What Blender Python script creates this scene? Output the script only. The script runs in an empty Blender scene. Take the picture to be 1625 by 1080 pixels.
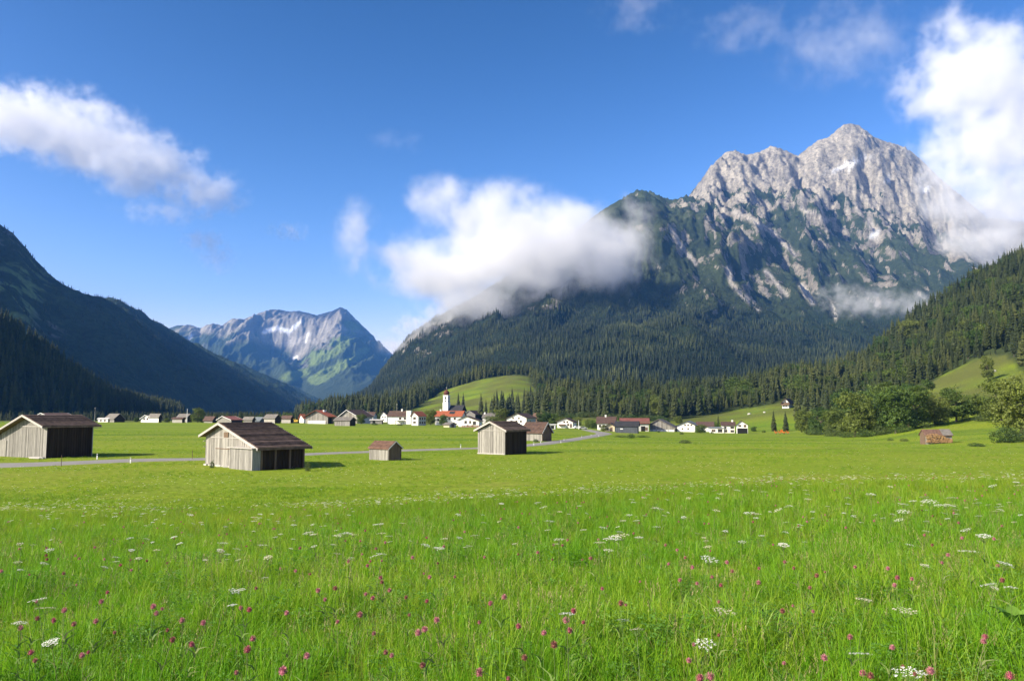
import bpy, bmesh, math, random
import numpy as np
from mathutils import Vector, Matrix

R = math.radians
scene = bpy.context.scene
random.seed(7)
rng = np.random.default_rng(7)

# ------------------------------------------------------------------ camera, world, sun, exposure
CAMZ = 5.6
F = 1265.0                     # focal length in photograph pixels (1625 wide)
PITCH = math.atan(115.0 / F)
cam = bpy.data.cameras.new("camera")
cam.lens = 36.0 * F / 1625.0
cam.sensor_width = 36.0
cam.clip_start = 0.1
cam.clip_end = 60000.0
camo = bpy.data.objects.new("camera", cam)
scene.collection.objects.link(camo)
camo.location = (0, 0, CAMZ)
camo.rotation_euler = (math.pi / 2 + PITCH, 0, 0)
scene.camera = camo

SUN_EL, SUN_AZ = R(31.0), math.atan2(-0.90, -0.44)     # direction the sun stands in (x east of frame, y away)
SUND = Vector((math.sin(SUN_AZ) * math.cos(SUN_EL), math.cos(SUN_AZ) * math.cos(SUN_EL), math.sin(SUN_EL)))
world = bpy.data.worlds.new("World")
scene.world = world
world.use_nodes = True
wn = world.node_tree
wn.nodes.clear()
wo = wn.nodes.new('ShaderNodeOutputWorld')
bg = wn.nodes.new('ShaderNodeBackground')
sk = wn.nodes.new('ShaderNodeTexSky')
sk.sky_type = 'NISHITA'
sk.sun_disc = False
sk.sun_elevation = SUN_EL
sk.sun_rotation = SUN_AZ
sk.altitude = 1500.0
sk.air_density = 1.0
sk.dust_density = 3.5
sk.ozone_density = 3.0
bg.inputs['Strength'].default_value = 0.1
# polarised, contrasty sky: a power curve per channel over the whole dome
sep = wn.nodes.new('ShaderNodeSeparateColor'); com = wn.nodes.new('ShaderNodeCombineColor')
wn.links.new(sk.outputs[0], sep.inputs[0])
for ch, (g_, k_, top_) in enumerate(((2.8, .36, 9.0), (2.1, .34, 9.5), (2.0, .285, 10.0))):
    pw_ = wn.nodes.new('ShaderNodeMath'); pw_.operation = 'POWER'; pw_.inputs[1].default_value = g_
    ml_ = wn.nodes.new('ShaderNodeMath'); ml_.operation = 'MULTIPLY'; ml_.inputs[1].default_value = k_
    mn_ = wn.nodes.new('ShaderNodeMath'); mn_.operation = 'MINIMUM'; mn_.inputs[1].default_value = top_
    wn.links.new(sep.outputs[ch], pw_.inputs[0]); wn.links.new(pw_.outputs[0], ml_.inputs[0])
    wn.links.new(ml_.outputs[0], mn_.inputs[0]); wn.links.new(mn_.outputs[0], com.inputs[ch])
wn.links.new(com.outputs[0], bg.inputs[0])
wn.links.new(bg.outputs[0], wo.inputs[0])

sl = bpy.data.lights.new("sun", 'SUN')
sl.energy = 5.0
sl.angle = R(0.53)
sl.color = (1.0, 0.90, 0.74)
slo = bpy.data.objects.new("sun", sl)
scene.collection.objects.link(slo)
slo.location = (-50, -30, 60)
slo.rotation_euler = SUND.to_track_quat('Z', 'Y').to_euler()

scene.view_settings.view_transform = 'Standard'
scene.view_settings.look = 'None'
scene.view_settings.gamma = 1.0
scene.view_settings.exposure = 0.95
scene.view_settings.use_curve_mapping = False
scene.render.engine = 'CYCLES'
cy = scene.cycles
cy.use_denoising = True
cy.denoiser = 'OPENIMAGEDENOISE'
cy.max_bounces = 12
cy.diffuse_bounces = 2
cy.glossy_bounces = 2
cy.transmission_bounces = 3
cy.transparent_max_bounces = 12
cy.volume_bounces = 12
cy.volume_step_rate = 1.0
cy.volume_max_steps = 128
cy.use_adaptive_sampling = True
cy.adaptive_threshold = 0.015

# ------------------------------------------------------------------ helpers
COL = scene.collection


def link(o, parent=None):
    COL.objects.link(o)
    if parent is not None:
        o.parent = parent
    return o


def tag(o, label=None, cat=None, group=None, kind=None):
    if label: o['label'] = label
    if cat: o['category'] = cat
    if group: o['group'] = group
    if kind: o['kind'] = kind
    return o


def empty(name, loc, rz=0.0, label=None, cat=None, group=None):
    o = bpy.data.objects.new(name, None)
    o.empty_display_size = 0.5
    COL.objects.link(o)
    o.location = loc
    o.rotation_euler = (0, 0, rz)
    return tag(o, label, cat, group)


def mesh(name, verts, faces, mat=None, smooth=False):
    me = bpy.data.meshes.new(name)
    me.from_pydata([tuple(v) for v in verts], [], faces)
    if mat is not None:
        me.materials.append(mat)
    if smooth:
        me.polygons.foreach_set('use_smooth', [True] * len(me.polygons))
    me.update()
    return me


def mobj(name, me, parent=None, loc=None):
    o = bpy.data.objects.new(name, me)
    COL.objects.link(o)
    if parent is not None:
        o.parent = parent
    if loc is not None:
        o.location = loc
    return o


def grid_mesh(name, X, Y, Z, mat, cols=None, smooth=True):
    """mesh from 2D arrays"""
    n, m = X.shape
    co = np.stack([X, Y, Z], -1).reshape(-1, 3).astype(np.float32)
    i = np.arange(n - 1)[:, None] * m + np.arange(m - 1)[None, :]
    q = np.stack([i, i + 1, i + m + 1, i + m], -1).reshape(-1, 4)
    me = bpy.data.meshes.new(name)
    me.vertices.add(n * m)
    me.vertices.foreach_set('co', co.ravel())
    me.loops.add(q.size)
    me.loops.foreach_set('vertex_index', q.ravel().astype(np.int32))
    me.polygons.add(len(q))
    me.polygons.foreach_set('loop_start', (np.arange(len(q)) * 4).astype(np.int32))
    me.polygons.foreach_set('use_smooth', np.full(len(q), smooth))
    me.update(calc_edges=True)
    if cols is not None:
        a = me.color_attributes.new('Col', 'FLOAT_COLOR', 'POINT')
        c4 = np.ones((n * m, 4), np.float32)
        c4[:, :3] = cols.reshape(-1, 3)
        a.data.foreach_set('color', c4.ravel())
    me.materials.append(mat)
    me.update()
    return me


# camera projection (photograph pixels)
cp, sp = math.cos(PITCH), math.sin(PITCH)


def ray(px, row):
    a = (np.asarray(px, float) - 812.5) / F
    b = (540.0 - np.asarray(row, float)) / F
    y = cp - b * sp
    z = sp + b * cp
    return a / y, z / y                 # x per metre of y, z per metre of y


def P(px, row, D):
    rx, rz = ray(px, row)
    return float(rx * D), float(D), float(CAMZ + rz * D)


def proj(x, y, z):
    x, y, z = np.asarray(x, float), np.asarray(y, float), np.asarray(z, float) - CAMZ
    fwd = y * cp + z * sp
    up = -y * sp + z * cp
    return 812.5 + F * x / fwd, 540.0 - F * up / fwd


def zrow(row, D, px=812.5):
    return CAMZ + ray(px, row)[1] * np.asarray(D, float)


# ---- numpy noise
_pr = np.random.default_rng(3)
_perm = _pr.permutation(512)
_ang = _pr.uniform(0, 2 * np.pi, 512)
_gx, _gy = np.cos(_ang), np.sin(_ang)


def pnoise(x, y, seed=0):
    x = np.asarray(x, float) + seed * 17.31
    y = np.asarray(y, float) + seed * 9.73
    xi, yi = np.floor(x).astype(np.int64), np.floor(y).astype(np.int64)
    xf, yf = x - xi, y - yi

    def g(ix, iy, fx, fy):
        h = _perm[(_perm[ix & 511] + iy) & 511]
        return _gx[h] * fx + _gy[h] * fy
    u = xf * xf * xf * (xf * (xf * 6 - 15) + 10)
    v = yf * yf * yf * (yf * (yf * 6 - 15) + 10)
    a = g(xi, yi, xf, yf); b = g(xi + 1, yi, xf - 1, yf)
    c = g(xi, yi + 1, xf, yf - 1); d = g(xi + 1, yi + 1, xf - 1, yf - 1)
    return (a + u * (b - a)) * (1 - v) + (c + u * (d - c)) * v


def fbm(x, y, oct=5, seed=0, gain=.5, lac=2.03):
    s = 0; a = 1.0
    for k in range(oct):
        s = s + a * pnoise(x, y, seed + k)
        x = x * lac; y = y * lac; a *= gain
    return s


def ridged(x, y, oct=5, seed=0, gain=.5, lac=2.07):
    s = 0; a = 1.0; w = 1.0; tot = 0
    for k in range(oct):
        n = 1 - np.abs(pnoise(x, y, seed + k)) * 2.0
        n = np.clip(n, 0, 1) ** 2
        s = s + a * n * w
        w = np.clip(n * 1.6, 0.15, 1)
        tot += a
        x = x * lac; y = y * lac; a *= gain
    return s / tot


def sstep(a, b, x):
    t = np.clip((x - a) / (b - a), 0, 1)
    return t * t * (3 - 2 * t)


def lerp3(a, b, t):
    return a + (np.asarray(b) - a) * t[..., None]


# ------------------------------------------------------------------ materials
def newmat(name):
    m = bpy.data.materials.new(name)
    m.use_nodes = True
    nt = m.node_tree
    b = nt.nodes['Principled BSDF']
    return m, nt, b


def N(nt, t, **kw):
    n = nt.nodes.new(t)
    for k, v in kw.items():
        if k.startswith('i_'):
            key = k[2:]
            key = int(key) if key.isdigit() else key.replace('_', ' ')
            n.inputs[key].default_value = v
        else:
            setattr(n, k, v)
    return n


def ramp(nt, fac, stops):
    r = nt.nodes.new('ShaderNodeValToRGB')
    el = r.color_ramp.elements
    while len(el) < len(stops):
        el.new(0.5)
    for e, (p, c) in zip(el, stops):
        e.position = p
        e.color = (*c, 1) if len(c) == 3 else c
    nt.links.new(fac, r.inputs[0])
    return r


def mixc(nt, fac, a, b, mode='MIX'):
    n = nt.nodes.new('ShaderNodeMix')
    n.data_type = 'RGBA'
    n.blend_type = mode
    for s, v in ((n.inputs[0], fac), (n.inputs[6], a), (n.inputs[7], b)):
        if hasattr(v, 'is_output') or isinstance(v, bpy.types.NodeSocket):
            nt.links.new(v, s)
        elif isinstance(v, (tuple, list)):
            s.default_value = (*v, 1) if len(v) == 3 else v
        else:
            s.default_value = v
    return n.outputs[2]


def simple_mat(name, col, var=.25, rough=.85, nscale=3.0, bump=0.0, objvar=0.12, stretch=(1, 1, 1), spec=.25, coord='Object'):
    m, nt, b = newmat(name)
    tc = N(nt, 'ShaderNodeTexCoord')
    mp = N(nt, 'ShaderNodeMapping')
    mp.inputs['Scale'].default_value = stretch
    nt.links.new(tc.outputs[coord], mp.inputs[0])
    no = N(nt, 'ShaderNodeTexNoise', i_Scale=nscale, i_Detail=6.0, i_Roughness=.65)
    nt.links.new(mp.outputs[0], no.inputs['Vector'])
    lo = tuple(max(0, c * (1 - var)) for c in col)
    hi = tuple(min(1, c * (1 + var)) for c in col)
    r = ramp(nt, no.outputs[0], [(.3, lo), (.7, hi)])
    oi = N(nt, 'ShaderNodeObjectInfo')
    hsv = N(nt, 'ShaderNodeHueSaturation')
    mr = N(nt, 'ShaderNodeMapRange', i_3=1 - objvar, i_4=1 + objvar)
    nt.links.new(oi.outputs['Random'], mr.inputs[0])
    nt.links.new(mr.outputs[0], hsv.inputs['Value'])
    nt.links.new(r.outputs[0], hsv.inputs['Color'])
    nt.links.new(hsv.outputs[0], b.inputs['Base Color'])
    b.inputs['Roughness'].default_value = rough
    b.inputs['Specular IOR Level'].default_value = spec
    if bump:
        bp = N(nt, 'ShaderNodeBump', i_Strength=bump, i_Distance=.02)
        nt.links.new(no.outputs[0], bp.inputs['Height'])
        nt.links.new(bp.outputs[0], b.inputs['Normal'])
    return m


def terrain_mat(name, scale, amp=.35, bump=6.0, bscale=None, bstr=.5, spec=.1):
    """colour from the vertex attribute, broken up by noise"""
    m, nt, b = newmat(name)
    at = N(nt, 'ShaderNodeVertexColor', layer_name='Col')
    ge = N(nt, 'ShaderNodeNewGeometry')
    no = N(nt, 'ShaderNodeTexNoise', i_Scale=scale, i_Detail=8.0, i_Roughness=.7)
    nt.links.new(ge.outputs['Position'], no.inputs['Vector'])
    r = ramp(nt, no.outputs[0], [(.28, (1 - amp,) * 3), (.72, (1 + amp,) * 3)])
    c = mixc(nt, 1.0, at.outputs[0], r.outputs[0], 'MULTIPLY')
    nt.links.new(c, b.inputs['Base Color'])
    b.inputs['Roughness'].default_value = .95
    b.inputs['Specular IOR Level'].default_value = spec
    if bstr:
        bn = N(nt, 'ShaderNodeTexNoise', i_Scale=bscale or scale, i_Detail=8.0, i_Roughness=.7)
        nt.links.new(ge.outputs['Position'], bn.inputs['Vector'])
        bp = N(nt, 'ShaderNodeBump', i_Strength=bstr, i_Distance=bump)
        nt.links.new(bn.outputs[0], bp.inputs['Height'])
        nt.links.new(bp.outputs[0], b.inputs['Normal'])
    return m


# ------------------------------------------------------------------ ground: control table -> smooth lookup grid
def ZR(row, D):
    return zrow(row, D)


tab = {
    -900: [('z', 300, 0), ('z', 700, .3), ('z', 12000, .3)],
    0: [('z', 250, 0), (480, 669), ('z', 700, .3), ('z', 12000, .3)],
    400: [('z', 250, 0), (480, 669), ('z', 700, .2), ('z', 12000, .3)],
    560: [('z', 250, 0), (450, 672), ('z', 620, -.5), (1000, 656), ('z', 1500, 1), ('z', 12000, .3)],
    640: [('z', 250, 0), (420, 673.5), ('z', 600, -2), (700, 662), (830, 650), (1000, 642), (1500, 640), ('z', 3000, 0), ('z', 12000, 0)],
    700: [('z', 250, -.1), (420, 674), (600, 671), (680, 666), (800, 645), (1000, 622), (1300, 615), ('z', 3000, 0), ('z', 12000, 0)],
    760: [(250, 685), (420, 676), (600, 671), (680, 665), (800, 640), (1000, 602), (1300, 600), ('z', 3000, 0), ('z', 12000, 0)],
    835: [(250, 686), (350, 681), (480, 675), (640, 664), (800, 628), (1000, 588), (1300, 592), ('z', 3000, 0), ('z', 12000, 0)],
    900: [(250, 690), (330, 684), (450, 676), (560, 655), (700, 636), (1000, 630), (1300, 635), ('z', 3000, 0), ('z', 12000, 0)],
    950: [(250, 691), (330, 685), (440, 680), (500, 664), (600, 640), (1000, 630), (1300, 635), ('z', 3000, 0), ('z', 12000, 0)],
    1050: [(250, 694), (330, 688), (420, 684), (480, 672), (600, 640), (1000, 630), (1300, 635), ('z', 3000, 0), ('z', 12000, 0)],
    1150: [(250, 695), (330, 690), (400, 687), (450, 677), (530, 656), (640, 634), (1000, 630), (1300, 635), ('z', 3000, 0), ('z', 12000, 0)],
    1240: [(250, 695), (330, 690), (400, 685), (450, 665), (490, 648), (520, 646), (700, 610), (1000, 600), (1300, 610), ('z', 3000, 0), ('z', 12000, 0)],
    1320: [(250, 696), (320, 691), (400, 680), (480, 654), (560, 634), (800, 602), (1100, 612), ('z', 3000, 0), ('z', 12000, 0)],
    1400: [(200, 700), (290, 687), (380, 663), (470, 640), (600, 600), (800, 558), (1000, 570), (1300, 610), ('z', 3000, 0), ('z', 12000, 0)],
    1450: [(170, 705), (230, 680), (300, 664), (380, 640), (480, 608), (600, 575), (850, 518), (1050, 540), (1300, 600), ('z', 3000, 0), ('z', 12000, 0)],
    1500: [(150, 706), (200, 691), (250, 674), (320, 645), (400, 615), (480, 590), (600, 548), (880, 483), (1100, 520), (1300, 580), ('z', 3000, 0), ('z', 12000, 0)],
    1560: [(150, 703), (200, 688), (250, 667), (330, 630), (420, 585), (600, 520), (900, 443), (1100, 490), (1400, 600), ('z', 3000, 0), ('z', 12000, 0)],
    1625: [(150, 702), (200, 683), (250, 660), (330, 615), (420, 565), (600, 492), (900, 413), (1100, 460), (1400, 600), ('z', 3000, 0), ('z', 12000, 0)],
    1900: [(150, 700), (200, 678), (250, 650), (330, 590), (600, 440), (900, 340), (1200, 350), (1700, 600), ('z', 3000, 0), ('z', 12000, 0)],
    2600: [(150, 698), (200, 672), (250, 640), (330, 580), (600, 440), (900, 340), (1200, 350), (1700, 600), ('z', 3000, 0), ('z', 12000, 0)],
}
PXG = np.arange(-900, 2601, 20.0)
LDG = np.linspace(math.log(60), math.log(12000), 260)
_pk = sorted(tab)
_cz = []
for k in _pk:
    pts = sorted([(t[1], t[2]) if t[0] == 'z' else (t[0], float(ZR(t[1], t[0]))) for t in tab[k]])
    pts = [(60, 0.0), (130, -0.05)] + pts
    _cz.append(np.interp(np.exp(LDG), [p[0] for p in pts], [p[1] for p in pts]))
_cz = np.array(_cz)
ZG = np.array([[np.interp(p, _pk, _cz[:, j]) for j in range(len(LDG))] for p in PXG])


def _blur(A, k, axis):
    w = np.exp(-0.5 * (np.arange(-3 * k, 3 * k + 1) / k) ** 2); w /= w.sum()
    pad = [(0, 0), (0, 0)]; pad[axis] = (3 * k, 3 * k)
    B = np.pad(A, pad, mode='edge')
    out = np.zeros_like(A)
    n = A.shape[axis]
    for i, ww in enumerate(w):
        sl_ = [slice(None)] * 2; sl_[axis] = slice(i, i + n)
        out += ww * B[tuple(sl_)]
    return out


ZG = _blur(_blur(ZG, 1, 0), 2, 1)


def G(x, y):
    """terrain height"""
    x = np.asarray(x, float); y = np.asarray(y, float)
    yy = np.maximum(y, 14.0)
    px = np.clip(812.5 + F * x / yy, -900, 2599)
    # near bank
    zl = np.interp(y, [-80, 0, 5, 10, 22, 35, 50, 70], [5.0, 4.42, 4.12, 3.68, 2.72, 1.2, .15, 0])
    zr = np.interp(y, [-80, 0, 5, 10, 22, 36, 50, 66, 90], [5.0, 4.42, 4.22, 4.05, 3.62, 2.2, .8, .1, 0])
    t = sstep(200, 1500, px)
    zn = zl + (zr - zl) * t
    zn = zn + .10 * fbm(x / 7.0, y / 7.0, 3, 5) * sstep(3, 8, y)
    # far
    ly = np.log(np.maximum(yy, 60.0001))
    i = np.clip((px + 900) / 20, 0, len(PXG) - 1.001); j = np.clip((ly - LDG[0]) / (LDG[1] - LDG[0]), 0, len(LDG) - 1.001)
    i0 = i.astype(int); j0 = j.astype(int); fi = i - i0; fj = j - j0
    zf = (ZG[i0, j0] * (1 - fi) * (1 - fj) + ZG[i0 + 1, j0] * fi * (1 - fj) + ZG[i0, j0 + 1] * (1 - fi) * fj + ZG[i0 + 1, j0 + 1] * fi * fj)
    zf = zf + .06 * fbm(x / 23., y / 23., 3, 11) * sstep(60, 80, y)
    zf = zf + sstep(450, 700, y) * (1 - sstep(1500, 2500, y)) * 3.0 * fbm(x / 60., y / 60., 4, 21) * sstep(1, 25, np.abs(zf))
    # near shoulder blends into the plain
    w = sstep(60, 90, y)
    return np.where(y < 60, zn, zn * (1 - w) + zf * w)


def G1(x, y):
    return float(G(np.array([x]), np.array([y]))[0])


def hit(px, row, h=0.0, d0=2.5, d1=1500.0):
    """first point of the ground (raised by h) seen at a pixel"""
    D = np.exp(np.linspace(math.log(d0), math.log(d1), 4000))
    rx, rz = ray(px, row)
    z = CAMZ + rz * D
    g = G(rx * D, D) + h
    idx = np.nonzero(z <= g)[0]
    if len(idx) == 0:
        return None
    D_ = D[idx[0]]
    return float(rx * D_), float(D_), float(g[idx[0]] - h)


# zones in (px, D)
def forest_front(px):
    return np.interp(px, [-900, 250, 300, 480, 520, 600, 630, 660, 700, 840, 852, 868, 885, 950, 1050, 1080, 1150, 1205, 1240, 1290, 1320, 1400, 1450, 1475, 1500, 1560, 1600, 1625, 1900],
                     [1e4, 1e4, 1e4, 900, 760, 690, 700, 830, 1020, 1010, 800, 640, 540, 500, 488, 498, 540, 545, 560, 500, 470, 455, 440, 452, 470, 462, 440, 370, 320])


ysg = np.concatenate([np.arange(-60, 2, 4.0), np.arange(2, 90, .6), np.arange(90, 300, 2.5), np.arange(300, 1500, 6), np.geomspace(1500, 11500, 60)])
ssg = np.linspace(-1, 1, 420)
Yg = np.repeat(ysg[:, None], len(ssg), 1)
half = np.where(ysg < 1500, 45 + 1.15 * np.maximum(ysg, 0), 1770 + .35 * (ysg - 1500))
Xg = half[:, None] * ssg[None, :]
Zg = G(Xg, Yg)
pxg = 812.5 + F * Xg / np.maximum(Yg, 14)
n1 = fbm(Xg / 40, Yg / 40, 4, 31)
n2 = fbm(Xg / 9, Yg / 9, 4, 37)
n3 = fbm(Xg / 140, Yg / 18, 3, 41)
grass = np.array([.170, .240, .014])
grass2 = np.array([.20, .245, .02])
grass3 = np.array([.10, .18, .013])
colg = np.ones(Xg.shape + (3,)) * grass
colg = lerp3(colg, grass2, np.clip(n1 * 1.2 + .3, 0, 1))
colg = lerp3(colg, grass3, np.clip(n3 * 1.9 + .12, 0, .9) * sstep(70, 160, Yg))
# mown swathes and a pair of wheel tracks across the flat field
sw = .5 + .5 * np.sin((Xg * .35 + Yg * .94 + 3 * n1) / 5.2)
colg = lerp3(colg, grass2 * 1.05, sw * .35 * sstep(70, 110, Yg) * (1 - sstep(420, 480, Yg)))
for off_ in (0, 1.9):
    dt_ = np.abs((Yg - (118 + .10 * Xg + 6 * np.sin(Xg / 60) + off_)))
    colg = lerp3(colg, grass3 * .8, np.exp(-(dt_ / .45) ** 2) * .75 * (Xg > -30))
bnd_ = sstep(.0, .25, n3 + .5 * n1) * np.exp(-((Yg - 225) / 45) ** 2)
colg = lerp3(colg, grass3 * .85, bnd_ * .6)
hay = np.array([.24, .24, .05])
colg = lerp3(colg, hay, np.clip(n2 * 1.5 - .1, 0, 1) * .35)
# drier slopes
dry = np.array([.105, .118, .026])
mdry = np.maximum(sstep(430, 500, Yg), sstep(6, 12, Zg)) * np.clip(.75 + n1, 0, 1)
colg = lerp3(colg, dry, mdry)
# forest floor
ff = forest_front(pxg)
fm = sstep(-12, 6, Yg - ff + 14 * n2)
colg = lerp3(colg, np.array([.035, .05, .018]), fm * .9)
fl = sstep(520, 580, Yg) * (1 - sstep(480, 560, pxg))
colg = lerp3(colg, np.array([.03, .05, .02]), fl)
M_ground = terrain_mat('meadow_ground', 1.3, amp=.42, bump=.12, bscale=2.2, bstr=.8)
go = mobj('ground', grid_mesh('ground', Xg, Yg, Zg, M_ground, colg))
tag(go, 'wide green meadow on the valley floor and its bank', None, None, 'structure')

# ------------------------------------------------------------------ mountains
M_rock = terrain_mat('mountain_rock', .035, amp=.35, bump=16.0, bscale=.05, bstr=.8)
ROCK = np.array([.43, .395, .335]); ROCKD = np.array([.25, .232, .205])
SCRUB = np.array([.040, .056, .028]); ALP = np.array([.095, .115, .050]); FLOOR = np.array([.022, .036, .018])
SCREE = np.array([.46, .43, .39]); SNOW = np.array([.85, .87, .90])


def rocky_mat(name):
    """scrub and rock: a smooth mask from the mesh, broken up by fine noise along the slope"""
    m, nt, b = newmat(name)
    veg = N(nt, 'ShaderNodeVertexColor', layer_name='Col')
    rc_ = N(nt, 'ShaderNodeVertexColor', layer_name='Col2')
    rk_ = N(nt, 'ShaderNodeAttribute', attribute_name='rk')
    ge = N(nt, 'ShaderNodeNewGeometry')
    mp = N(nt, 'ShaderNodeMapping'); mp.inputs['Scale'].default_value = (1, .5, .55); mp.inputs['Rotation'].default_value = (0, .45, 0)
    nt.links.new(ge.outputs['Position'], mp.inputs[0])
    n1_ = N(nt, 'ShaderNodeTexNoise', i_Scale=.030, i_Detail=9.0, i_Roughness=.72, i_Distortion=.4)
    nt.links.new(mp.outputs[0], n1_.inputs['Vector'])
    a = N(nt, 'ShaderNodeMath', operation='MULTIPLY_ADD'); a.inputs[1].default_value = 2.6; a.inputs[2].default_value = -1.3
    nt.links.new(n1_.outputs[0], a.inputs[0])
    a2 = N(nt, 'ShaderNodeMath', operation='ADD'); nt.links.new(a.outputs[0], a2.inputs[0]); nt.links.new(rk_.outputs['Fac'], a2.inputs[1])
    mk = N(nt, 'ShaderNodeMapRange', interpolation_type='SMOOTHSTEP', i_1=.42, i_2=.60)
    nt.links.new(a2.outputs[0], mk.inputs[0])
    n2_ = N(nt, 'ShaderNodeTexNoise', i_Scale=.06, i_Detail=9.0, i_Roughness=.75)
    nt.links.new(ge.outputs['Position'], n2_.inputs['Vector'])
    r1_ = ramp(nt, n2_.outputs[0], [(.34, (.38, .37, .36)), (.5, (.92, .92, .92)), (.66, (1.35, 1.33, 1.28))])
    r2_ = ramp(nt, n2_.outputs[0], [(.3, (.5, .5, .5)), (.7, (1.5, 1.5, 1.4))])
    cr_ = mixc(nt, 1.0, rc_.outputs[0], r1_.outputs[0], 'MULTIPLY')
    cv_ = mixc(nt, 1.0, veg.outputs[0], r2_.outputs[0], 'MULTIPLY')
    nt.links.new(mixc(nt, mk.outputs[0], cv_, cr_), b.inputs['Base Color'])
    b.inputs['Roughness'].default_value = .95
    b.inputs['Specular IOR Level'].default_value = .08
    n3_ = N(nt, 'ShaderNodeTexNoise', i_Scale=.03, i_Detail=10.0, i_Roughness=.72)
    mp2 = N(nt, 'ShaderNodeMapping'); mp2.inputs['Scale'].default_value = (1, .6, .7); mp2.inputs['Rotation'].default_value = (0, .6, 0)
    nt.links.new(ge.outputs['Position'], mp2.inputs[0]); nt.links.new(mp2.outputs[0], n3_.inputs['Vector'])
    bp = N(nt, 'ShaderNodeBump', i_Strength=1.0, i_Distance=30.0)
    nt.links.new(n3_.outputs[0], bp.inputs['Height']); nt.links.new(bp.outputs[0], b.inputs['Normal'])
    return m


def seg_dist(px, row, pts):
    d = np.full(px.shape, 1e9)
    for (x0, y0), (x1, y1) in zip(pts[:-1], pts[1:]):
        dx, dy = x1 - x0, y1 - y0
        t = np.clip(((px - x0) * dx + (row - y0) * dy) / (dx * dx + dy * dy), 0, 1)
        d = np.minimum(d, np.hypot(px - x0 - t * dx, row - y0 - t * dy))
    return d


def fit_cols(PX_, Y, Z, X, tp, k=9):
    """scale each column of a sheet so that its skyline follows the surveyed ridge line"""
    tan_ = (Z - CAMZ) / Y
    cur = tan_.max(0)
    tgt = ray(PX_, np.interp(PX_, [q[0] for q in tp], [q[1] for q in tp]))[1]
    r = np.clip(tgt / np.maximum(cur, 1e-3), .4, 2.0)
    w = np.ones(k) / k
    r = np.convolve(np.pad(r, k // 2, mode='edge'), w, 'valid')
    return CAMZ + (Z - CAMZ) * r[None, :]


def fit_free(X, Y, Z, tp, p0, p1, step=6.0):
    px_, _ = proj(X, Y, Z)
    tan_ = (Z - CAMZ) / Y
    c = np.arange(p0, p1, step)
    cur = np.array([tan_[np.abs(px_ - q) < step].max() if (np.abs(px_ - q) < step).any() else np.nan for q in c])
    tgt = ray(c, np.interp(c, [q[0] for q in tp], [q[1] for q in tp]))[1]
    r = np.where(np.isfinite(cur), tgt / np.maximum(cur, 1e-3), 1.0)
    r = np.clip(r, .4, 1.6)
    r = np.convolve(np.pad(r, 2, mode='edge'), np.ones(5) / 5, 'valid')
    return np.where(Z > CAMZ, CAMZ + (Z - CAMZ) * np.interp(px_, c, r), Z)


def slopes(X, Y, Z):
    du = np.stack([np.gradient(X, axis=1), np.gradient(Y, axis=1), np.gradient(Z, axis=1)], -1)
    dv = np.stack([np.gradient(X, axis=0), np.gradient(Y, axis=0), np.gradient(Z, axis=0)], -1)
    n = np.cross(du, dv)
    n /= np.linalg.norm(n, axis=-1, keepdims=True) + 1e-9
    n *= np.sign(n[..., 2:3] + 1e-9)
    return n


# main massif: control rows at given depths
cD = [1000, 1500, 2200, 3000, 3800, 4500, 5200]
cR = [
    ([400, 2100], [664, 664]),
    ([400, 520, 600, 660, 700, 800, 900, 1000, 1100, 1200, 1300, 1400, 1625, 2100], [664, 657, 645, 622, 604, 572, 548, 534, 538, 560, 580, 585, 575, 560]),
    ([400, 520, 580, 600, 640, 700, 760, 800, 900, 1000, 1100, 1200, 1300, 1400, 1500, 1625, 2100], [664, 655, 627, 612, 575, 548, 520, 503, 482, 465, 470, 500, 525, 530, 525, 510, 480]),
    ([400, 520, 590, 612, 625, 650, 690, 740, 800, 900, 960, 1000, 1025, 1060, 1100, 1200, 1300, 1400, 1500, 1625, 2100], [664, 655, 618, 590, 560, 528, 503, 478, 440, 375, 332, 308, 302, 315, 345, 395, 430, 450, 455, 470, 440]),
    ([400, 520, 620, 650, 690, 800, 900, 1000, 1060, 1090, 1110, 1200, 1300, 1400, 1500, 1625, 2100], [664, 657, 600, 560, 530, 460, 395, 340, 318, 312, 305, 302, 325, 345, 385, 425, 380]),
    ([400, 520, 700, 900, 1020, 1090, 1106, 1120, 1135, 1158, 1175, 1195, 1215, 1237, 1255, 1278, 1305, 1325, 1345, 1362, 1380, 1400, 1430, 1460, 1485, 1510, 1535, 1580, 1625, 1800, 2100],
     [664, 660, 560, 430, 350, 325, 302, 284, 264, 243, 238, 246, 241, 231, 238, 247, 228, 213, 202, 196, 198, 209, 224, 236, 252, 275, 305, 360, 350, 330, 400]),
    ([400, 2100], [664, 560]),
]
PXM = np.arange(400, 2101, 2.2)
tD = np.concatenate([np.linspace(1000, 1500, 26)[:-1], np.linspace(1500, 4500, 300)[:-1], np.linspace(4500, 5200, 20)])
Cz = np.array([zrow(np.interp(PXM, a, b), d) for d, (a, b) in zip(cD, cR)])
Cz[-1] = Cz[-2] * .55


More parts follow.
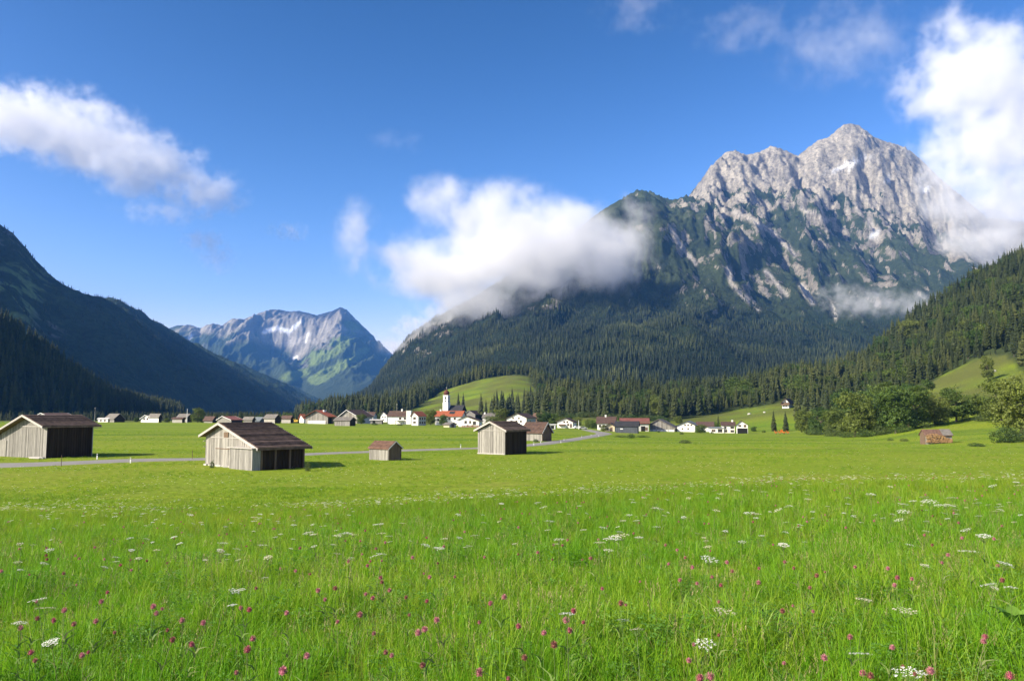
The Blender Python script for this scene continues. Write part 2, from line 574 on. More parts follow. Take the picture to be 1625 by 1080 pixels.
def hermite(xs, Ys, x):
    """monotone-ish cubic through rows of Ys at xs"""
    xs = np.asarray(xs, float)
    d = (Ys[1:] - Ys[:-1]) / (xs[1:] - xs[:-1])[:, None]
    m = np.zeros_like(Ys)
    m[1:-1] = np.where(d[1:] * d[:-1] > 0, 2 * d[1:] * d[:-1] / (d[1:] + d[:-1] + 1e-12), 0)
    m[0] = d[0]; m[-1] = d[-1]
    k = np.clip(np.searchsorted(xs, x, 'right') - 1, 0, len(xs) - 2)
    h = xs[k + 1] - xs[k]; t = (x - xs[k]) / h
    t, h = t[:, None], h[:, None]
    return ((2 * t**3 - 3 * t**2 + 1) * Ys[k] + (t**3 - 2 * t**2 + t) * h * m[k] + (-2 * t**3 + 3 * t**2) * Ys[k + 1] + (t**3 - t**2) * h * m[k + 1])


Zm = hermite(cD, Cz, tD)
Dm = np.repeat(tD[:, None], len(PXM), 1)
Um = (PXM[None, :] - 812.5) / F * np.ones_like(Dm)
# keep columns vertical planes through the camera (small pitch correction ignored)
Xm = Um * Dm
# relief: ribs and gullies running down the slope, tilted to the right as in the massif
sk_x = Xm - .42 * Zm
wx = 120 * fbm(Xm / 500, Dm / 500, 3, 51)
r1 = ridged((sk_x + wx) / 330, Dm / 1500, 5, 61, gain=.55)
r2 = ridged((Xm + .3 * Zm + wx) / 150, Dm / 520, 5, 71, gain=.55)
r3 = fbm(Xm / 60, Zm / 60, 4, 81)
r4 = ridged((Xm + .8 * Zm) / 110, (Zm - .3 * Xm) / 90, 4, 88)
r4 = r4 - .45
env = sstep(40, 330, Zm)
rockh = sstep(560, 950, Zm)
ribs = (r1 - .45) * (100 + 40 * rockh) + (r2 - .45) * (38 + 24 * rockh) + r3 * (8 + 34 * rockh) + r4 * (4 + 26 * rockh)
edge = 1 - .72 * np.exp(-((Dm - 4500) / 260.) ** 2)
# big hand-placed features: gully right of the second peak, gully right of the summit, spur line
pm0, rm0 = proj(Xm, Dm, Zm)


def carve(pts, width, depth, taper=1.0):
    return -depth * np.exp(-(seg_dist(pm0, rm0, pts) / width) ** 2)


feat = (carve([(1262, 262), (1275, 290), (1292, 300)], 7, 85) + carve([(1368, 240), (1378, 280), (1398, 300), (1440, 330)], 8, 110)
        + carve([(1150, 392), (1160, 430), (1165, 450)], 6, 50) + carve([(1405, 262), (1430, 310)], 8, 50)
        - carve([(1367, 225), (1360, 260), (1385, 300)], 14, 35) - carve([(1240, 235), (1250, 290), (1300, 350)], 14, 45)
        - carve([(1020, 305), (1080, 360), (1130, 400)], 26, 45) + carve([(1050, 330), (1100, 400), (1130, 450)], 12, 35)
        - carve([(1100, 350), (1200, 420), (1300, 500)], 16, 40) + carve([(1215, 375), (1260, 420), (1330, 480)], 8, 40)
        - carve([(1300, 300), (1400, 370), (1500, 440)], 16, 50) + carve([(1330, 350), (1390, 400), (1450, 460)], 8, 40))
Zm2 = Zm + ribs * env * edge + feat * sstep(2300, 3000, Dm) * (1 - .5 * np.exp(-((Dm - 4500) / 160.) ** 2))
shl = np.exp(-((Dm - 3000) / 280.) ** 2) * sstep(1110, 1060, 812.5 + F * Xm / Dm)
Zm2 = Zm2 * (1 - shl) + (Zm + ribs * env * .25) * shl
RIDGE = [(400, 664), (520, 652), (590, 614), (620, 568), (650, 530), (690, 504), (740, 478), (800, 440), (900, 375), (960, 332), (985, 318), (1005, 306), (1020, 301), (1035, 303), (1052, 310), (1068, 317), (1085, 314), (1098, 309),
         (1106, 302), (1120, 284), (1135, 264), (1158, 243), (1175, 238), (1195, 246), (1215, 241), (1237, 231), (1255, 238), (1278, 247), (1298, 232), (1312, 222), (1327, 219), (1341, 208), (1354, 197), (1371, 196), (1385, 203), (1402, 217), (1421, 224),
         (1450, 232), (1467, 243), (1482, 257), (1510, 285), (1535, 305), (1580, 345), (1625, 350), (2100, 400)]
Zm2 = fit_cols(PXM, Dm, Zm2, Xm, RIDGE, 5)
Zm2 = np.where(Dm <= 1001, -5, Zm2)
nm = slopes(Xm, Dm, Zm2)
pm, rm = proj(Xm, Dm, Zm2)
cn = fbm(Xm / 90, Zm2 / 90, 5, 91)
cn2 = fbm((sk_x) / 30, Zm2 / 160, 5, 97)
steep = 1 - nm[..., 2]
convex = r2 - .45
lineR = np.interp(pm, [900, 1020, 1100, 1150, 1250, 1350, 1450, 1520, 1700], [200, 235, 312, 332, 312, 325, 365, 400, 430])
rockm = sstep(-22, 26, lineR - rm + 60 * cn + 45 * cn2)                     # bare above this line
patch = sstep(.02, .22, cn2 * .9 + cn * .5 + (steep - .42) * 1.6 + convex * .25 - .10) * sstep(500, 470, rm + 60 * cn) * sstep(960, 1150, pm + 60 * cn)
patch2 = sstep(.25, .5, cn2 + cn * .5 + (steep - .4)) * .7
rock = np.clip(rockm + patch * .85 + patch2 * .5 * sstep(420, 560, Zm2), 0, 1)
rc = lerp3(np.ones(Xm.shape + (3,)) * ROCK, ROCKD, np.clip(.35 - cn2 * 1.2, 0, 1))
rc = rc * (1 - .32 * (1 - rockm))[..., None]
gc = lerp3(np.ones(Xm.shape + (3,)) * SCRUB, ALP, np.clip(cn * 1.4 + .05, 0, .6) * sstep(300, 700, Zm2))
fo = 1 - sstep(-15, 30, 505 - rm + 40 * cn)                                 # forest zone below
gc = lerp3(gc, FLOOR, fo)
rkp = rockm * .95 + (1 - rockm) * np.clip(.22 + .34 * patch + .22 * patch2 + .34 * (steep - .4) * 2 + .10 * (convex > 0) + .5 * cn * sstep(900, 1000, pm), -.2, .75)
rkp = rkp - 1.2 * fo - .25 * sstep(1120, 1000, pm) * (1 - rockm)
cm = gc.copy(); cmr = rc.copy()
# cliff at the left foot
cl = sstep(.0, .25, cn + cn2 * .6 + .12) * np.exp(-((pm - 660) / 55) ** 2) * np.exp(-((rm - 528) / 32) ** 2) * 1.3
rkp = np.maximum(rkp, np.clip(cl, 0, .75))
cl = sstep(.0, .3, cn + cn2) * np.exp(-((pm - 840) / 60) ** 2) * np.exp(-((rm - 482) / 14) ** 2)
rkp = np.maximum(rkp, np.clip(cl, 0, .7))
wob = 5 * cn2
for pts, w in (([(1158, 425), (1162, 450), (1180, 470), (1204, 492)], 3.0), ([(1068, 365), (1085, 395), (1105, 420)], 2.6), ([(1272, 452), (1290, 480)], 3.4),
               ([(1320, 485), (1326, 505)], 2.2), ([(1215, 430), (1250, 468)], 3.0), ([(1380, 350), (1392, 378)], 5.0), ([(1270, 330), (1310, 350)], 3), ([(1165, 335), (1230, 370), (1262, 405)], 3)):
    s = np.exp(-(seg_dist(pm + wob, rm, pts) / w) ** 2)
    cm = lerp3(cm, SCREE, np.clip(s * 1.4, 0, 1)); cmr = lerp3(cmr, SCREE, np.clip(s * 1.4, 0, 1)); rkp = rkp + s * .5
for (x, y, rx_, ry_) in ((1346, 262, 16, 3.5), (1387, 372, 7, 5), (1408, 287, 5, 3), (1470, 300, 6, 5)):
    s = np.exp(-(((pm - x) / rx_) + ((rm - y) / ry_ * .3)) ** 2 - ((rm - y + (pm - x) * .35) / ry_) ** 2)
    cmr = lerp3(cmr, SNOW, np.clip(s * 1.6 - .2, 0, 1)); rkp = rkp + s
mme = grid_mesh('mountain_massif', Xm, Dm, Zm2, rocky_mat('mountain_rock'), cm)
_a = mme.color_attributes.new('Col2', 'FLOAT_COLOR', 'POINT')
_c = np.ones((Xm.size, 4), np.float32); _c[:, :3] = cmr.reshape(-1, 3); _a.data.foreach_set('color', _c.ravel())
_a = mme.attributes.new('rk', 'FLOAT', 'POINT'); _a.data.foreach_set('value', rkp.astype(np.float32).ravel())
mo = mobj('mountain_massif', mme)
tag(mo, 'grey rocky massif with forested lower slopes right of the valley', None, None, 'structure')

# far mountain at the valley's end
PXF = np.arange(180, 760, 1.6)
rD = np.array([5200, 6500, 8000, 9000, 9800])
rF = [([180, 760], [657, 657]),
      ([180, 300, 400, 450, 480, 520, 560, 600, 650, 760], [650, 620, 600, 605, 612, 600, 590, 600, 610, 600]),
      ([180, 280, 330, 380, 400, 430, 460, 500, 540, 560, 600, 640, 760], [600, 560, 548, 530, 535, 565, 560, 545, 520, 535, 560, 585, 570]),
      ([180, 240, 278, 300, 315, 325, 335, 350, 365, 385, 400, 425, 440, 455, 470, 485, 500, 515, 528, 538, 548, 565, 580, 600, 620, 650, 760],
       [540, 530, 516, 515, 521, 515, 513, 516, 505, 506, 499, 491, 491, 494, 493, 496, 500, 496, 492, 487, 491, 508, 522, 541, 560, 575, 560]),
      ([180, 760], [600, 600])]
CzF = np.array([zrow(np.interp(PXF, a, b), d) for d, (a, b) in zip(rD, rF)])
CzF[-1] = CzF[-2] * .6
tF = np.concatenate([np.linspace(5200, 9000, 170)[:-1], np.linspace(9000, 9800, 16)])
ZF = hermite(rD, CzF, tF)
DF = np.repeat(tF[:, None], len(PXF), 1)
XF = (PXF[None, :] - 812.5) / F * DF
envF = sstep(80, 600, ZF) * (1 - .74 * np.exp(-((DF - 9000) / 300.) ** 2))
rr = ridged((XF - .5 * ZF + 200 * fbm(XF / 900, DF / 900, 3, 111)) / 620, DF / 2600, 6, 121, gain=.55)
rr2 = ridged((XF) / 200, DF / 900, 5, 124, gain=.6)
pf0, rf0 = proj(XF, DF, ZF)
bowl = -150 * np.exp(-((pf0 - 452) / 30) ** 2 - ((rf0 - 535) / 25) ** 2) + 60 * np.exp(-(seg_dist(pf0, rf0, [(540, 490), (530, 530), (500, 570), (460, 600)]) / 14) ** 2) + 60 * np.exp(-(seg_dist(pf0, rf0, [(385, 506), (400, 540), (445, 590)]) / 12) ** 2)
ZF2 = ZF + ((rr - .45) * 230 + (rr2 - .45) * 90) * envF + bowl * sstep(5600, 6500, DF) * (1 - np.exp(-((DF - 9000) / 700.) ** 2))
ZF2 = fit_cols(PXF, DF, ZF2, XF, list(zip(*rF[3])), 5)
nf = slopes(XF, DF, ZF2)
pf, rf = proj(XF, DF, ZF2)
cf = fbm(XF / 260, ZF2 / 200, 5, 131)
cf2 = fbm(XF / 70, ZF2 / 260, 5, 133)
low = sstep(-14, 12, (rf - np.interp(pf, [280, 400, 450, 480, 520, 560, 620], [528, 535, 550, 575, 545, 520, 545])) + 40 * cf)
rcF = lerp3(np.ones(XF.shape + (3,)) * ROCKD * .8, ROCK * .8, np.clip(cf2 * 1.4 + .35, 0, 1))
cF = rcF + (SCRUB * 1.0 - rcF) * low[..., None]
mead = sstep(-.05, .2, .35 - seg_dist(pf, rf, [(560, 528), (520, 560), (470, 600), (455, 602)]) / 30 + cf * .8) + sstep(-.05, .2, .35 - seg_dist(pf, rf, [(580, 560), (530, 585), (500, 600)]) / 26 + cf * .9)
cF = lerp3(cF, np.array([.15, .20, .055]), np.clip(mead, 0, 1) * .9)
scr = np.exp(-((pf - 462) / 26) ** 2 - ((rf - 541 + (pf - 462) * .1) / 11) ** 2)
cF = lerp3(cF, SCREE, np.clip(scr * 2.0 - .6 + cf, 0, 1) * .6)
for pts, w in (([(420, 527), (440, 521), (462, 524), (474, 514)], 3.4), ([(490, 530), (485, 542)], 2.4), ([(466, 568), (474, 564)], 2.2), ([(306, 532), (300, 538)], 2.4), ([(465, 520), (480, 510)], 2)):
    s = np.exp(-(seg_dist(pf + 5 * cf2, rf + 3 * cf, pts) / w) ** 2)
    cF = lerp3(cF, SNOW, np.clip(s * 1.7 - .35, 0, 1))
fo_ = mobj('mountain_far', grid_mesh('mountain_far', XF, DF, ZF2, M_rock, cF))
tag(fo_, 'distant grey mountain with snow patches closing the valley', None, None, 'structure')


# left mountain wall, in its own shade: a ridge running along the valley
def wall_mesh(name, yk, xk, hk, toe, ys, ns, mat, amp, seed, label, rough=1.0):
    Hr = np.interp(ys, yk, hk); Xr = np.interp(ys, yk, xk); T = np.interp(ys, yk, toe)
    Hr = Hr + amp * .35 * fbm(ys / 170, ys * 0, 4, seed + 9) * sstep(0, 120, Hr) + amp * .10 * fbm(ys / 30, ys * 0, 4, seed + 5) * sstep(0, 120, Hr)
    s = np.concatenate([np.linspace(-.9, 0, 14)[:-1], np.linspace(0, 1.02, ns)])
    S = np.repeat(s[None, :], len(ys), 0)
    Xw = np.where(S < 0, Xr[:, None] + S * (T - Xr)[:, None] * 1.2, Xr[:, None] + S * (T - Xr)[:, None])
    prof = np.where(S < 0, 1 + S * .7, 1 - S ** 1.12)
    Zw = Hr[:, None] * prof
    Yw = np.repeat(ys[:, None], len(s), 1)
    e = np.clip(Zw / 150, 0, 1) * sstep(0, .10, np.abs(S))
    rg = ridged((Yw + .35 * Xw + 90 * fbm(Yw / 400, Xw / 400, 3, seed)) / 420, Xw / 1500, 5, seed + 1, gain=.5)
    Zw = Zw + (rg - .45) * amp * e + fbm(Xw / 45, Yw / 45, 4, seed + 3) * amp * .12 * e
    Zw = np.where(Zw < 1, -3 + Zw * 0, Zw)
    c1 = fbm(Yw / 160, Zw / 90, 5, seed + 6)
    c2 = fbm(Yw / 60, Zw / 40, 5, seed + 8)
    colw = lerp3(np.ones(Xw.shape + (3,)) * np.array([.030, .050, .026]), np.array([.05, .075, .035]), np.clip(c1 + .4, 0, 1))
    return Xw, Yw, Zw, colw, c1, c2


yk = [900, 1500, 2000, 2380, 2500, 2570, 2650, 2800, 3000, 3400, 4000, 4300, 5000, 5600, 6000, 6600, 7200, 7900]
rowk = {2500: 362, 2570: 385, 2650: 406, 2800: 438, 3000: 462, 3400: 480, 4000: 531, 4300: 549, 5000: 584, 5600: 600, 6000: 613, 6600: 631, 7200: 640, 7900: 652}
hk = [620, 700, 720, 700] + [float(zrow(rowk[k], k)) for k in yk[4:]]
xk = [-1500, -1560] + [-1600] * 12 + [-1600, -1590, -1570, -1550]
toe = [-700, -760, -800, -820, -830, -830, -840, -850, -870, -900, -960, -1000, -1060, -1120, -1160, -1260, -1340, -1440]
ysw = np.geomspace(900, 7900, 560)
Xw, Yw, Zw, cw, c1, c2 = wall_mesh('m', yk, xk, hk, toe, ysw, 170, None, 75, 141, '')
Zw = fit_free(Xw, Yw, Zw, [(-80, 270), (0, 349), (18, 362), (35, 376), (50, 401), (80, 431), (100, 446), (130, 461), (165, 468), (185, 472), (215, 486), (260, 515), (300, 536), (320, 548), (400, 583), (460, 608), (520, 637), (560, 655)], -80, 540)
pw, rw = proj(Xw, Yw, Zw)
mead = sstep(.1, .3, c2 + c1 * .5 + .05) * np.exp(-((pw - 25) / 45) ** 2) * np.exp(-((rw - 465) / 42) ** 2)
meadw = mead
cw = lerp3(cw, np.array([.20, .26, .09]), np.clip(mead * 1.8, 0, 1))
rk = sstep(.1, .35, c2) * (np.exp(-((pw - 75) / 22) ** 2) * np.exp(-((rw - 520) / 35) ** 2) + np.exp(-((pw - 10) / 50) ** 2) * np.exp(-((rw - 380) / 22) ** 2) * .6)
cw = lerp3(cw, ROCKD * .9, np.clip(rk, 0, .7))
M_slope = terrain_mat('forested_slope', .06, amp=.5, bump=9.0, bscale=.09, bstr=1.0)
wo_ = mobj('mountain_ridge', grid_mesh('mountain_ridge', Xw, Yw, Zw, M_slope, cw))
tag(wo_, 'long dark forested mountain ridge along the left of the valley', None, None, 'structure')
# nearer spur
yk2 = [420, 560, 700, 800, 870, 950, 1030, 1100, 1160, 1230]
hk2 = [120, 128, 122] + [float(zrow(r, d)) for r, d in ((497, 800), (527, 870), (573, 950), (607, 1030), (634, 1100), (650, 1160), (664, 1230))]
xk2 = [-640, -580, -530, -516, -516, -520, -520, -520, -520, -520]
toe2 = [-490, -440, -390, -380, -385, -400, -420, -440, -470, -500]
ysw2 = np.linspace(420, 1230, 300)
Xs, Ys_, Zs, cs, c1, c2 = wall_mesh('s', yk2, xk2, hk2, toe2, ysw2, 90, None, 12, 161, '')
Zs = fit_free(Xs, Ys_, Zs, [(-100, 440), (0, 510), (60, 548), (120, 592), (170, 626), (215, 650), (245, 662)], -100, 245)
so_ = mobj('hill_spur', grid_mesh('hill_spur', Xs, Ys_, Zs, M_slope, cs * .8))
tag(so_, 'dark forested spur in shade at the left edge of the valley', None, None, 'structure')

# ------------------------------------------------------------------ clouds
def cloud(name, blobs, D, dens, label, ncut=1.0, nscale=1.0, depth=.9, soft=.55, seed=0.0, step=1.0, cat='cloud'):
    """blobs: (px,row,rx,ry[,weight]) ; a volume of noise-eroded ellipsoids"""
    B = []
    for i, b in enumerate(blobs):
        d = D + (b[5] if len(b) > 5 else 0)
        c = P(b[0], b[1], d)
        k = d / F
        B.append((c, (b[2] * k, max(b[2], b[3]) * k * depth, b[3] * k), b[4] if len(b) > 4 else 1.0))
    vs, fs = [], []
    bmh = bmesh.new()
    for c, r, w in B:
        mtx = Matrix.Translation(c) @ Matrix.Diagonal((r[0] * 1.12, r[1] * 1.12, r[2] * 1.12, 1))
        bmesh.ops.create_icosphere(bmh, subdivisions=3, radius=1.0, matrix=mtx)
    me = bpy.data.meshes.new(name)
    bmh.to_mesh(me); bmh.free()
    o = mobj(name, me)
    mn = min(min(r) for c, r, w in B)
    md = o.modifiers.new('remesh', 'REMESH')
    md.mode = 'VOXEL'
    md.voxel_size = max(mn / 4, 12)
    m = bpy.data.materials.new(name)
    m.use_nodes = True
    nt = m.node_tree
    nt.nodes.clear()
    out = N(nt, 'ShaderNodeOutputMaterial')
    pv = N(nt, 'ShaderNodeVolumePrincipled')
    pv.inputs['Color'].default_value = (1, 1, 1, 1)
    pv.inputs['Anisotropy'].default_value = 0.0
    ge = N(nt, 'ShaderNodeTexCoord')
    pos = ge.outputs['Object']
    size = max(max(r) for c, r, w in B)
    n0 = N(nt, 'ShaderNodeTexNoise', i_Scale=nscale * 2.2 / size, i_Detail=6.0, i_Roughness=.64)
    off = N(nt, 'ShaderNodeVectorMath', operation='ADD'); off.inputs[1].default_value = (seed * 531.0, seed * 211.0, 0)
    nt.links.new(pos, off.inputs[0]); nt.links.new(off.outputs[0], n0.inputs['Vector'])
    last = None
    for c, r, w in B:
        s = N(nt, 'ShaderNodeVectorMath', operation='SUBTRACT'); s.inputs[1].default_value = c
        nt.links.new(pos, s.inputs[0])
        d = N(nt, 'ShaderNodeVectorMath', operation='MULTIPLY'); d.inputs[1].default_value = (1 / r[0], 1 / r[1], 1 / r[2])
        nt.links.new(s.outputs[0], d.inputs[0])
        l = N(nt, 'ShaderNodeVectorMath', operation='LENGTH'); nt.links.new(d.outputs[0], l.inputs[0])
        a = N(nt, 'ShaderNodeMath', operation='MULTIPLY_ADD'); a.inputs[1].default_value = -w; a.inputs[2].default_value = w
        nt.links.new(l.outputs['Value'], a.inputs[0])
        if last is None:
            last = a.outputs[0]
        else:
            mx = N(nt, 'ShaderNodeMath', operation='SMOOTH_MAX'); mx.inputs[2].default_value = .18
            nt.links.new(last, mx.inputs[0]); nt.links.new(a.outputs[0], mx.inputs[1])
            last = mx.outputs[0]
    # field = shape - ncut*(noise-0.42)
    nn = N(nt, 'ShaderNodeMath', operation='MULTIPLY_ADD'); nn.inputs[1].default_value = 2.2 * ncut; nn.inputs[2].default_value = -1.18 * ncut
    nt.links.new(n0.outputs[0], nn.inputs[0])
    ad = N(nt, 'ShaderNodeMath', operation='ADD')
    nt.links.new(last, ad.inputs[0]); nt.links.new(nn.outputs[0], ad.inputs[1])
    # cut to the hull
    mr = N(nt, 'ShaderNodeMapRange', interpolation_type='SMOOTHSTEP', i_1=0.0, i_2=soft, i_3=0.0, i_4=dens)
    nt.links.new(ad.outputs[0], mr.inputs[0])
    hull = N(nt, 'ShaderNodeMapRange', interpolation_type='SMOOTHSTEP', i_1=-.1, i_2=.25)
    nt.links.new(last, hull.inputs[0])
    ml = N(nt, 'ShaderNodeMath', operation='MULTIPLY')
    nt.links.new(mr.outputs[0], ml.inputs[0]); nt.links.new(hull.outputs[0], ml.inputs[1])
    nt.links.new(ml.outputs[0], pv.inputs['Density'])
    nt.links.new(pv.outputs[0], out.inputs['Volume'])
    try:
        m.cycles.volume_step_rate = step
    except Exception:
        pass
    me.materials.append(m)
    tag(o, label, None, None, 'stuff')
    return o


cloud('cloud', [(840, 408, 205, 82), (965, 400, 94, 78), (905, 362, 95, 55), (715, 436, 135, 54), (750, 478, 95, 52), (700, 312, 80, 42, .6), (790, 345, 140, 62, .8),
                (568, 362, 52, 55, .5), (640, 410, 110, 55, .55), (1010, 335, 40, 40, .5), (1000, 420, 60, 45, .8)], 2230, .014, 'large white cloud clinging to the forested mountain flank in mid valley', ncut=1.0, nscale=1.5, seed=1, soft=.75)
cloud('cloud', [(1560, 120, 160, 90), (1650, 170, 150, 140), (1485, 160, 75, 65, .8), (1570, 230, 135, 95, 1.0), (1610, 330, 140, 105, 1.0), (1565, 385, 95, 55, 1.0), (1510, 300, 90, 80, .7), (1520, 50, 70, 60, .5)],
      3500, .008, 'white cloud bank covering the right shoulder of the rocky peak', ncut=1.15, nscale=1.9, seed=2, soft=.75)
cloud('cloud', [(30, 190, 140, 62), (140, 222, 130, 66), (225, 262, 115, 62), (320, 305, 85, 46, .75), (260, 335, 80, 30, .42), (100, 160, 90, 30, .5)], 8000, .0045,
      'long slanting white cloud in the blue sky above the left ridge', ncut=1.15, nscale=2.2, seed=3, soft=.8)
cloud('cloud', [(325, 383, 48, 24, .62), (345, 410, 40, 34, .5), (458, 368, 44, 18, .5)], 8600, .0045, 'small faint cloud wisps below the long slanting cloud', ncut=1.0, nscale=1.6, seed=4, soft=.8)
cloud('cloud', [(1180, 45, 100, 40, .6), (1340, 70, 150, 75, .62), (1010, 20, 90, 30, .55), (632, 226, 60, 22, .5)], 7600, .0009, 'faint high cloud veils near the top of the sky', ncut=1.1, nscale=1.8, seed=9, soft=.9)
cloud('cloud', [(1370, 480, 80, 30, .7), (1440, 482, 70, 26, .7), (1330, 462, 45, 20, .6)], 1900, .012, 'thin mist wisp drifting before the rock face above the right forest', ncut=1.3, nscale=2.0, seed=5, soft=.8)
cloud('cloud', [(628, 548, 40, 17, .7), (665, 520, 55, 32, .7), (705, 500, 50, 32, .8)], 2500, .011, 'small mist scrap at the cliff beside the valley opening', ncut=1.1, nscale=1.8, seed=6, soft=.7)

# ------------------------------------------------------------------ haze
bm = bmesh.new()
bmesh.ops.create_cube(bm, size=1.0, matrix=Matrix.Translation((0, 5400, 860)) @ Matrix.Diagonal((13400, 12600, 1900, 1)))
me = bpy.data.meshes.new('haze'); bm.to_mesh(me); bm.free()
hz = mobj('haze', me)
hm = bpy.data.materials.new('haze_air'); hm.use_nodes = True
hn = hm.node_tree; hn.nodes.clear()
ho = N(hn, 'ShaderNodeOutputMaterial'); hp = N(hn, 'ShaderNodeVolumePrincipled')
hp.inputs['Color'].default_value = (.13, .40, 1.0, 1)
hp.inputs['Density'].default_value = 5.0e-5
hn.links.new(hp.outputs[0], ho.inputs['Volume'])
me.materials.append(hm)
tag(hz, 'thin blue mountain haze filling the valley', None, None, 'stuff')

# ------------------------------------------------------------------ vegetation materials
def leaf_mat(name, c1, c2, c3, trans=.25, rough=.6, vary=.25, nscale=.35, patch=0.0, pw=.5):
    m, nt, b = newmat(name)
    oi = N(nt, 'ShaderNodeObjectInfo')
    fac = oi.outputs['Random']
    if patch:
        pn = N(nt, 'ShaderNodeTexNoise', i_Scale=patch, i_Detail=3.0, i_Roughness=.6)
        nt.links.new(oi.outputs['Location'], pn.inputs['Vector'])
        pm_ = N(nt, 'ShaderNodeMapRange', i_1=.32, i_2=.68)
        nt.links.new(pn.outputs[0], pm_.inputs[0])
        mx_ = N(nt, 'ShaderNodeMix'); mx_.inputs[0].default_value = pw
        nt.links.new(fac, mx_.inputs[2]); nt.links.new(pm_.outputs[0], mx_.inputs[3])
        fac = mx_.outputs[0]
    r = ramp(nt, fac, [(0.08, c1), (.5, c2), (.92, c3)])
    tc = N(nt, 'ShaderNodeTexCoord')
    no = N(nt, 'ShaderNodeTexNoise', i_Scale=nscale, i_Detail=3.0)
    nt.links.new(tc.outputs['Object'], no.inputs['Vector'])
    rv = ramp(nt, no.outputs[0], [(.3, (1 - vary,) * 3), (.7, (1 + vary,) * 3)])
    c = mixc(nt, 1.0, r.outputs[0], rv.outputs[0], 'MULTIPLY')
    nt.links.new(c, b.inputs['Base Color'])
    b.inputs['Roughness'].default_value = rough
    b.inputs['Specular IOR Level'].default_value = .3
    out = nt.nodes['Material Output']
    tr = N(nt, 'ShaderNodeBsdfTranslucent')
    nt.links.new(c, tr.inputs['Color'])
    ms = N(nt, 'ShaderNodeMixShader'); ms.inputs[0].default_value = trans
    nt.links.new(b.outputs[0], ms.inputs[1]); nt.links.new(tr.outputs[0], ms.inputs[2])
    nt.links.new(ms.outputs[0], out.inputs['Surface'])
    return m


M_spruce = leaf_mat('spruce_needles', (.018, .028, .009), (.042, .057, .014), (.092, .102, .024), trans=.15, nscale=4.0, patch=.012, pw=.6)
M_spruce_far = leaf_mat('far_spruce_needles', (.012, .020, .008), (.028, .042, .014), (.085, .100, .028), trans=.1, nscale=4.0, patch=.006, pw=.72)
M_decid = leaf_mat('broad_leaves', (.060, .110, .018), (.095, .145, .022), (.145, .175, .030), trans=.3, nscale=5.0, vary=.35)
M_bush = leaf_mat('bush_leaves', (.05, .09, .02), (.075, .12, .025), (.10, .13, .035), trans=.25, nscale=3.0)
M_bark = simple_mat('bark', (.11, .085, .065), var=.4, nscale=6, stretch=(3, 3, .6))


def spruce_mesh(name, levels, nb, seed, r0=.16, z0=.07, tris=2, gap=.0, mat=None):
    rr_ = random.Random(seed)
    v, f = [], []
    for i in range(levels):
        t = (i + rr_.uniform(-.3, .3)) / levels
        t = min(max(t, 0), .985)
        z = z0 + (1 - z0) * t ** .92
        R_ = r0 * (1 - z) ** .80 * (1 - .35 * math.exp(-(t / .08))) + .006
        n = max(4, int(nb * (1 - .45 * t)))
        ph = rr_.uniform(0, 6.28)
        for k in range(n):
            if rr_.random() < gap: continue
            a = ph + 2 * math.pi * (k + rr_.uniform(-.35, .35)) / n
            L = R_ * rr_.uniform(.62, 1.22)
            dz = -L * rr_.uniform(.35, .75)
            up = L * .12
            w = L * rr_.uniform(.34, .52) * (1 if nb > 7 else 1.35)
            ca, sa = math.cos(a), math.sin(a)

            def pt(rad, lat, zz):
                return (ca * rad - sa * lat, sa * rad + ca * lat, zz)
            b0 = len(v)
            zt = min(z + .02, .99)
            if tris == 2:
                v += [pt(0, 0, zt), pt(L, 0, z + dz), pt(L * .55, w, z + dz * .85 - L * .15), pt(L * .55, -w, z + dz * .85 - L * .15)]
                f += [(b0, b0 + 2, b0 + 1), (b0, b0 + 1, b0 + 3)]
            else:
                m1, m2 = rr_.uniform(.4, .6), rr_.uniform(.7, .85)
                v += [pt(0, 0, zt), pt(L * m1, 0, z + up + dz * m1 * .6), pt(L, 0, z + dz),
                      pt(L * .35, w * .75, z + dz * .6 - L * .12), pt(L * m2, w * .75, z + dz * .95 - L * .1),
                      pt(L * .35, -w * .75, z + dz * .6 - L * .12), pt(L * m2, -w * .75, z + dz * .95 - L * .1),
                      pt(L * .6, w * 1.15, z + dz * 1.1 - L * .2), pt(L * .6, -w * 1.15, z + dz * 1.1 - L * .2)]
                f += [(b0, b0 + 3, b0 + 1), (b0 + 1, b0 + 4, b0 + 2), (b0 + 1, b0 + 7, b0 + 4), (b0 + 1, b0 + 3, b0 + 7),
                      (b0, b0 + 1, b0 + 5), (b0 + 1, b0 + 2, b0 + 6), (b0 + 1, b0 + 6, b0 + 8), (b0 + 1, b0 + 8, b0 + 5)]
    # leader and a dark inner core of dense twigs
    b0 = len(v)
    v += [(.006, 0, .93), (-.003, .005, .93), (-.003, -.005, .93), (0, 0, 1.0)]
    f += [(b0, b0 + 1, b0 + 3), (b0 + 1, b0 + 2, b0 + 3), (b0 + 2, b0, b0 + 3)]
    b0 = len(v); k = 7
    for j, (zz, rad) in enumerate(((z0 + .02, r0 * .35), (.4, r0 * .36), (.75, r0 * .16), (.95, .003))):
        for q in range(k):
            a = 2 * math.pi * q / k; rd = rad * rr_.uniform(.7, 1.25)
            v.append((rd * math.cos(a), rd * math.sin(a), zz + rr_.uniform(-.02, .02)))
    for j in range(3):
        for q in range(k):
            f.append((b0 + j * k + q, b0 + j * k + (q + 1) % k, b0 + (j + 1) * k + (q + 1) % k, b0 + (j + 1) * k + q))
    return mesh(name, v, f, mat or M_spruce)


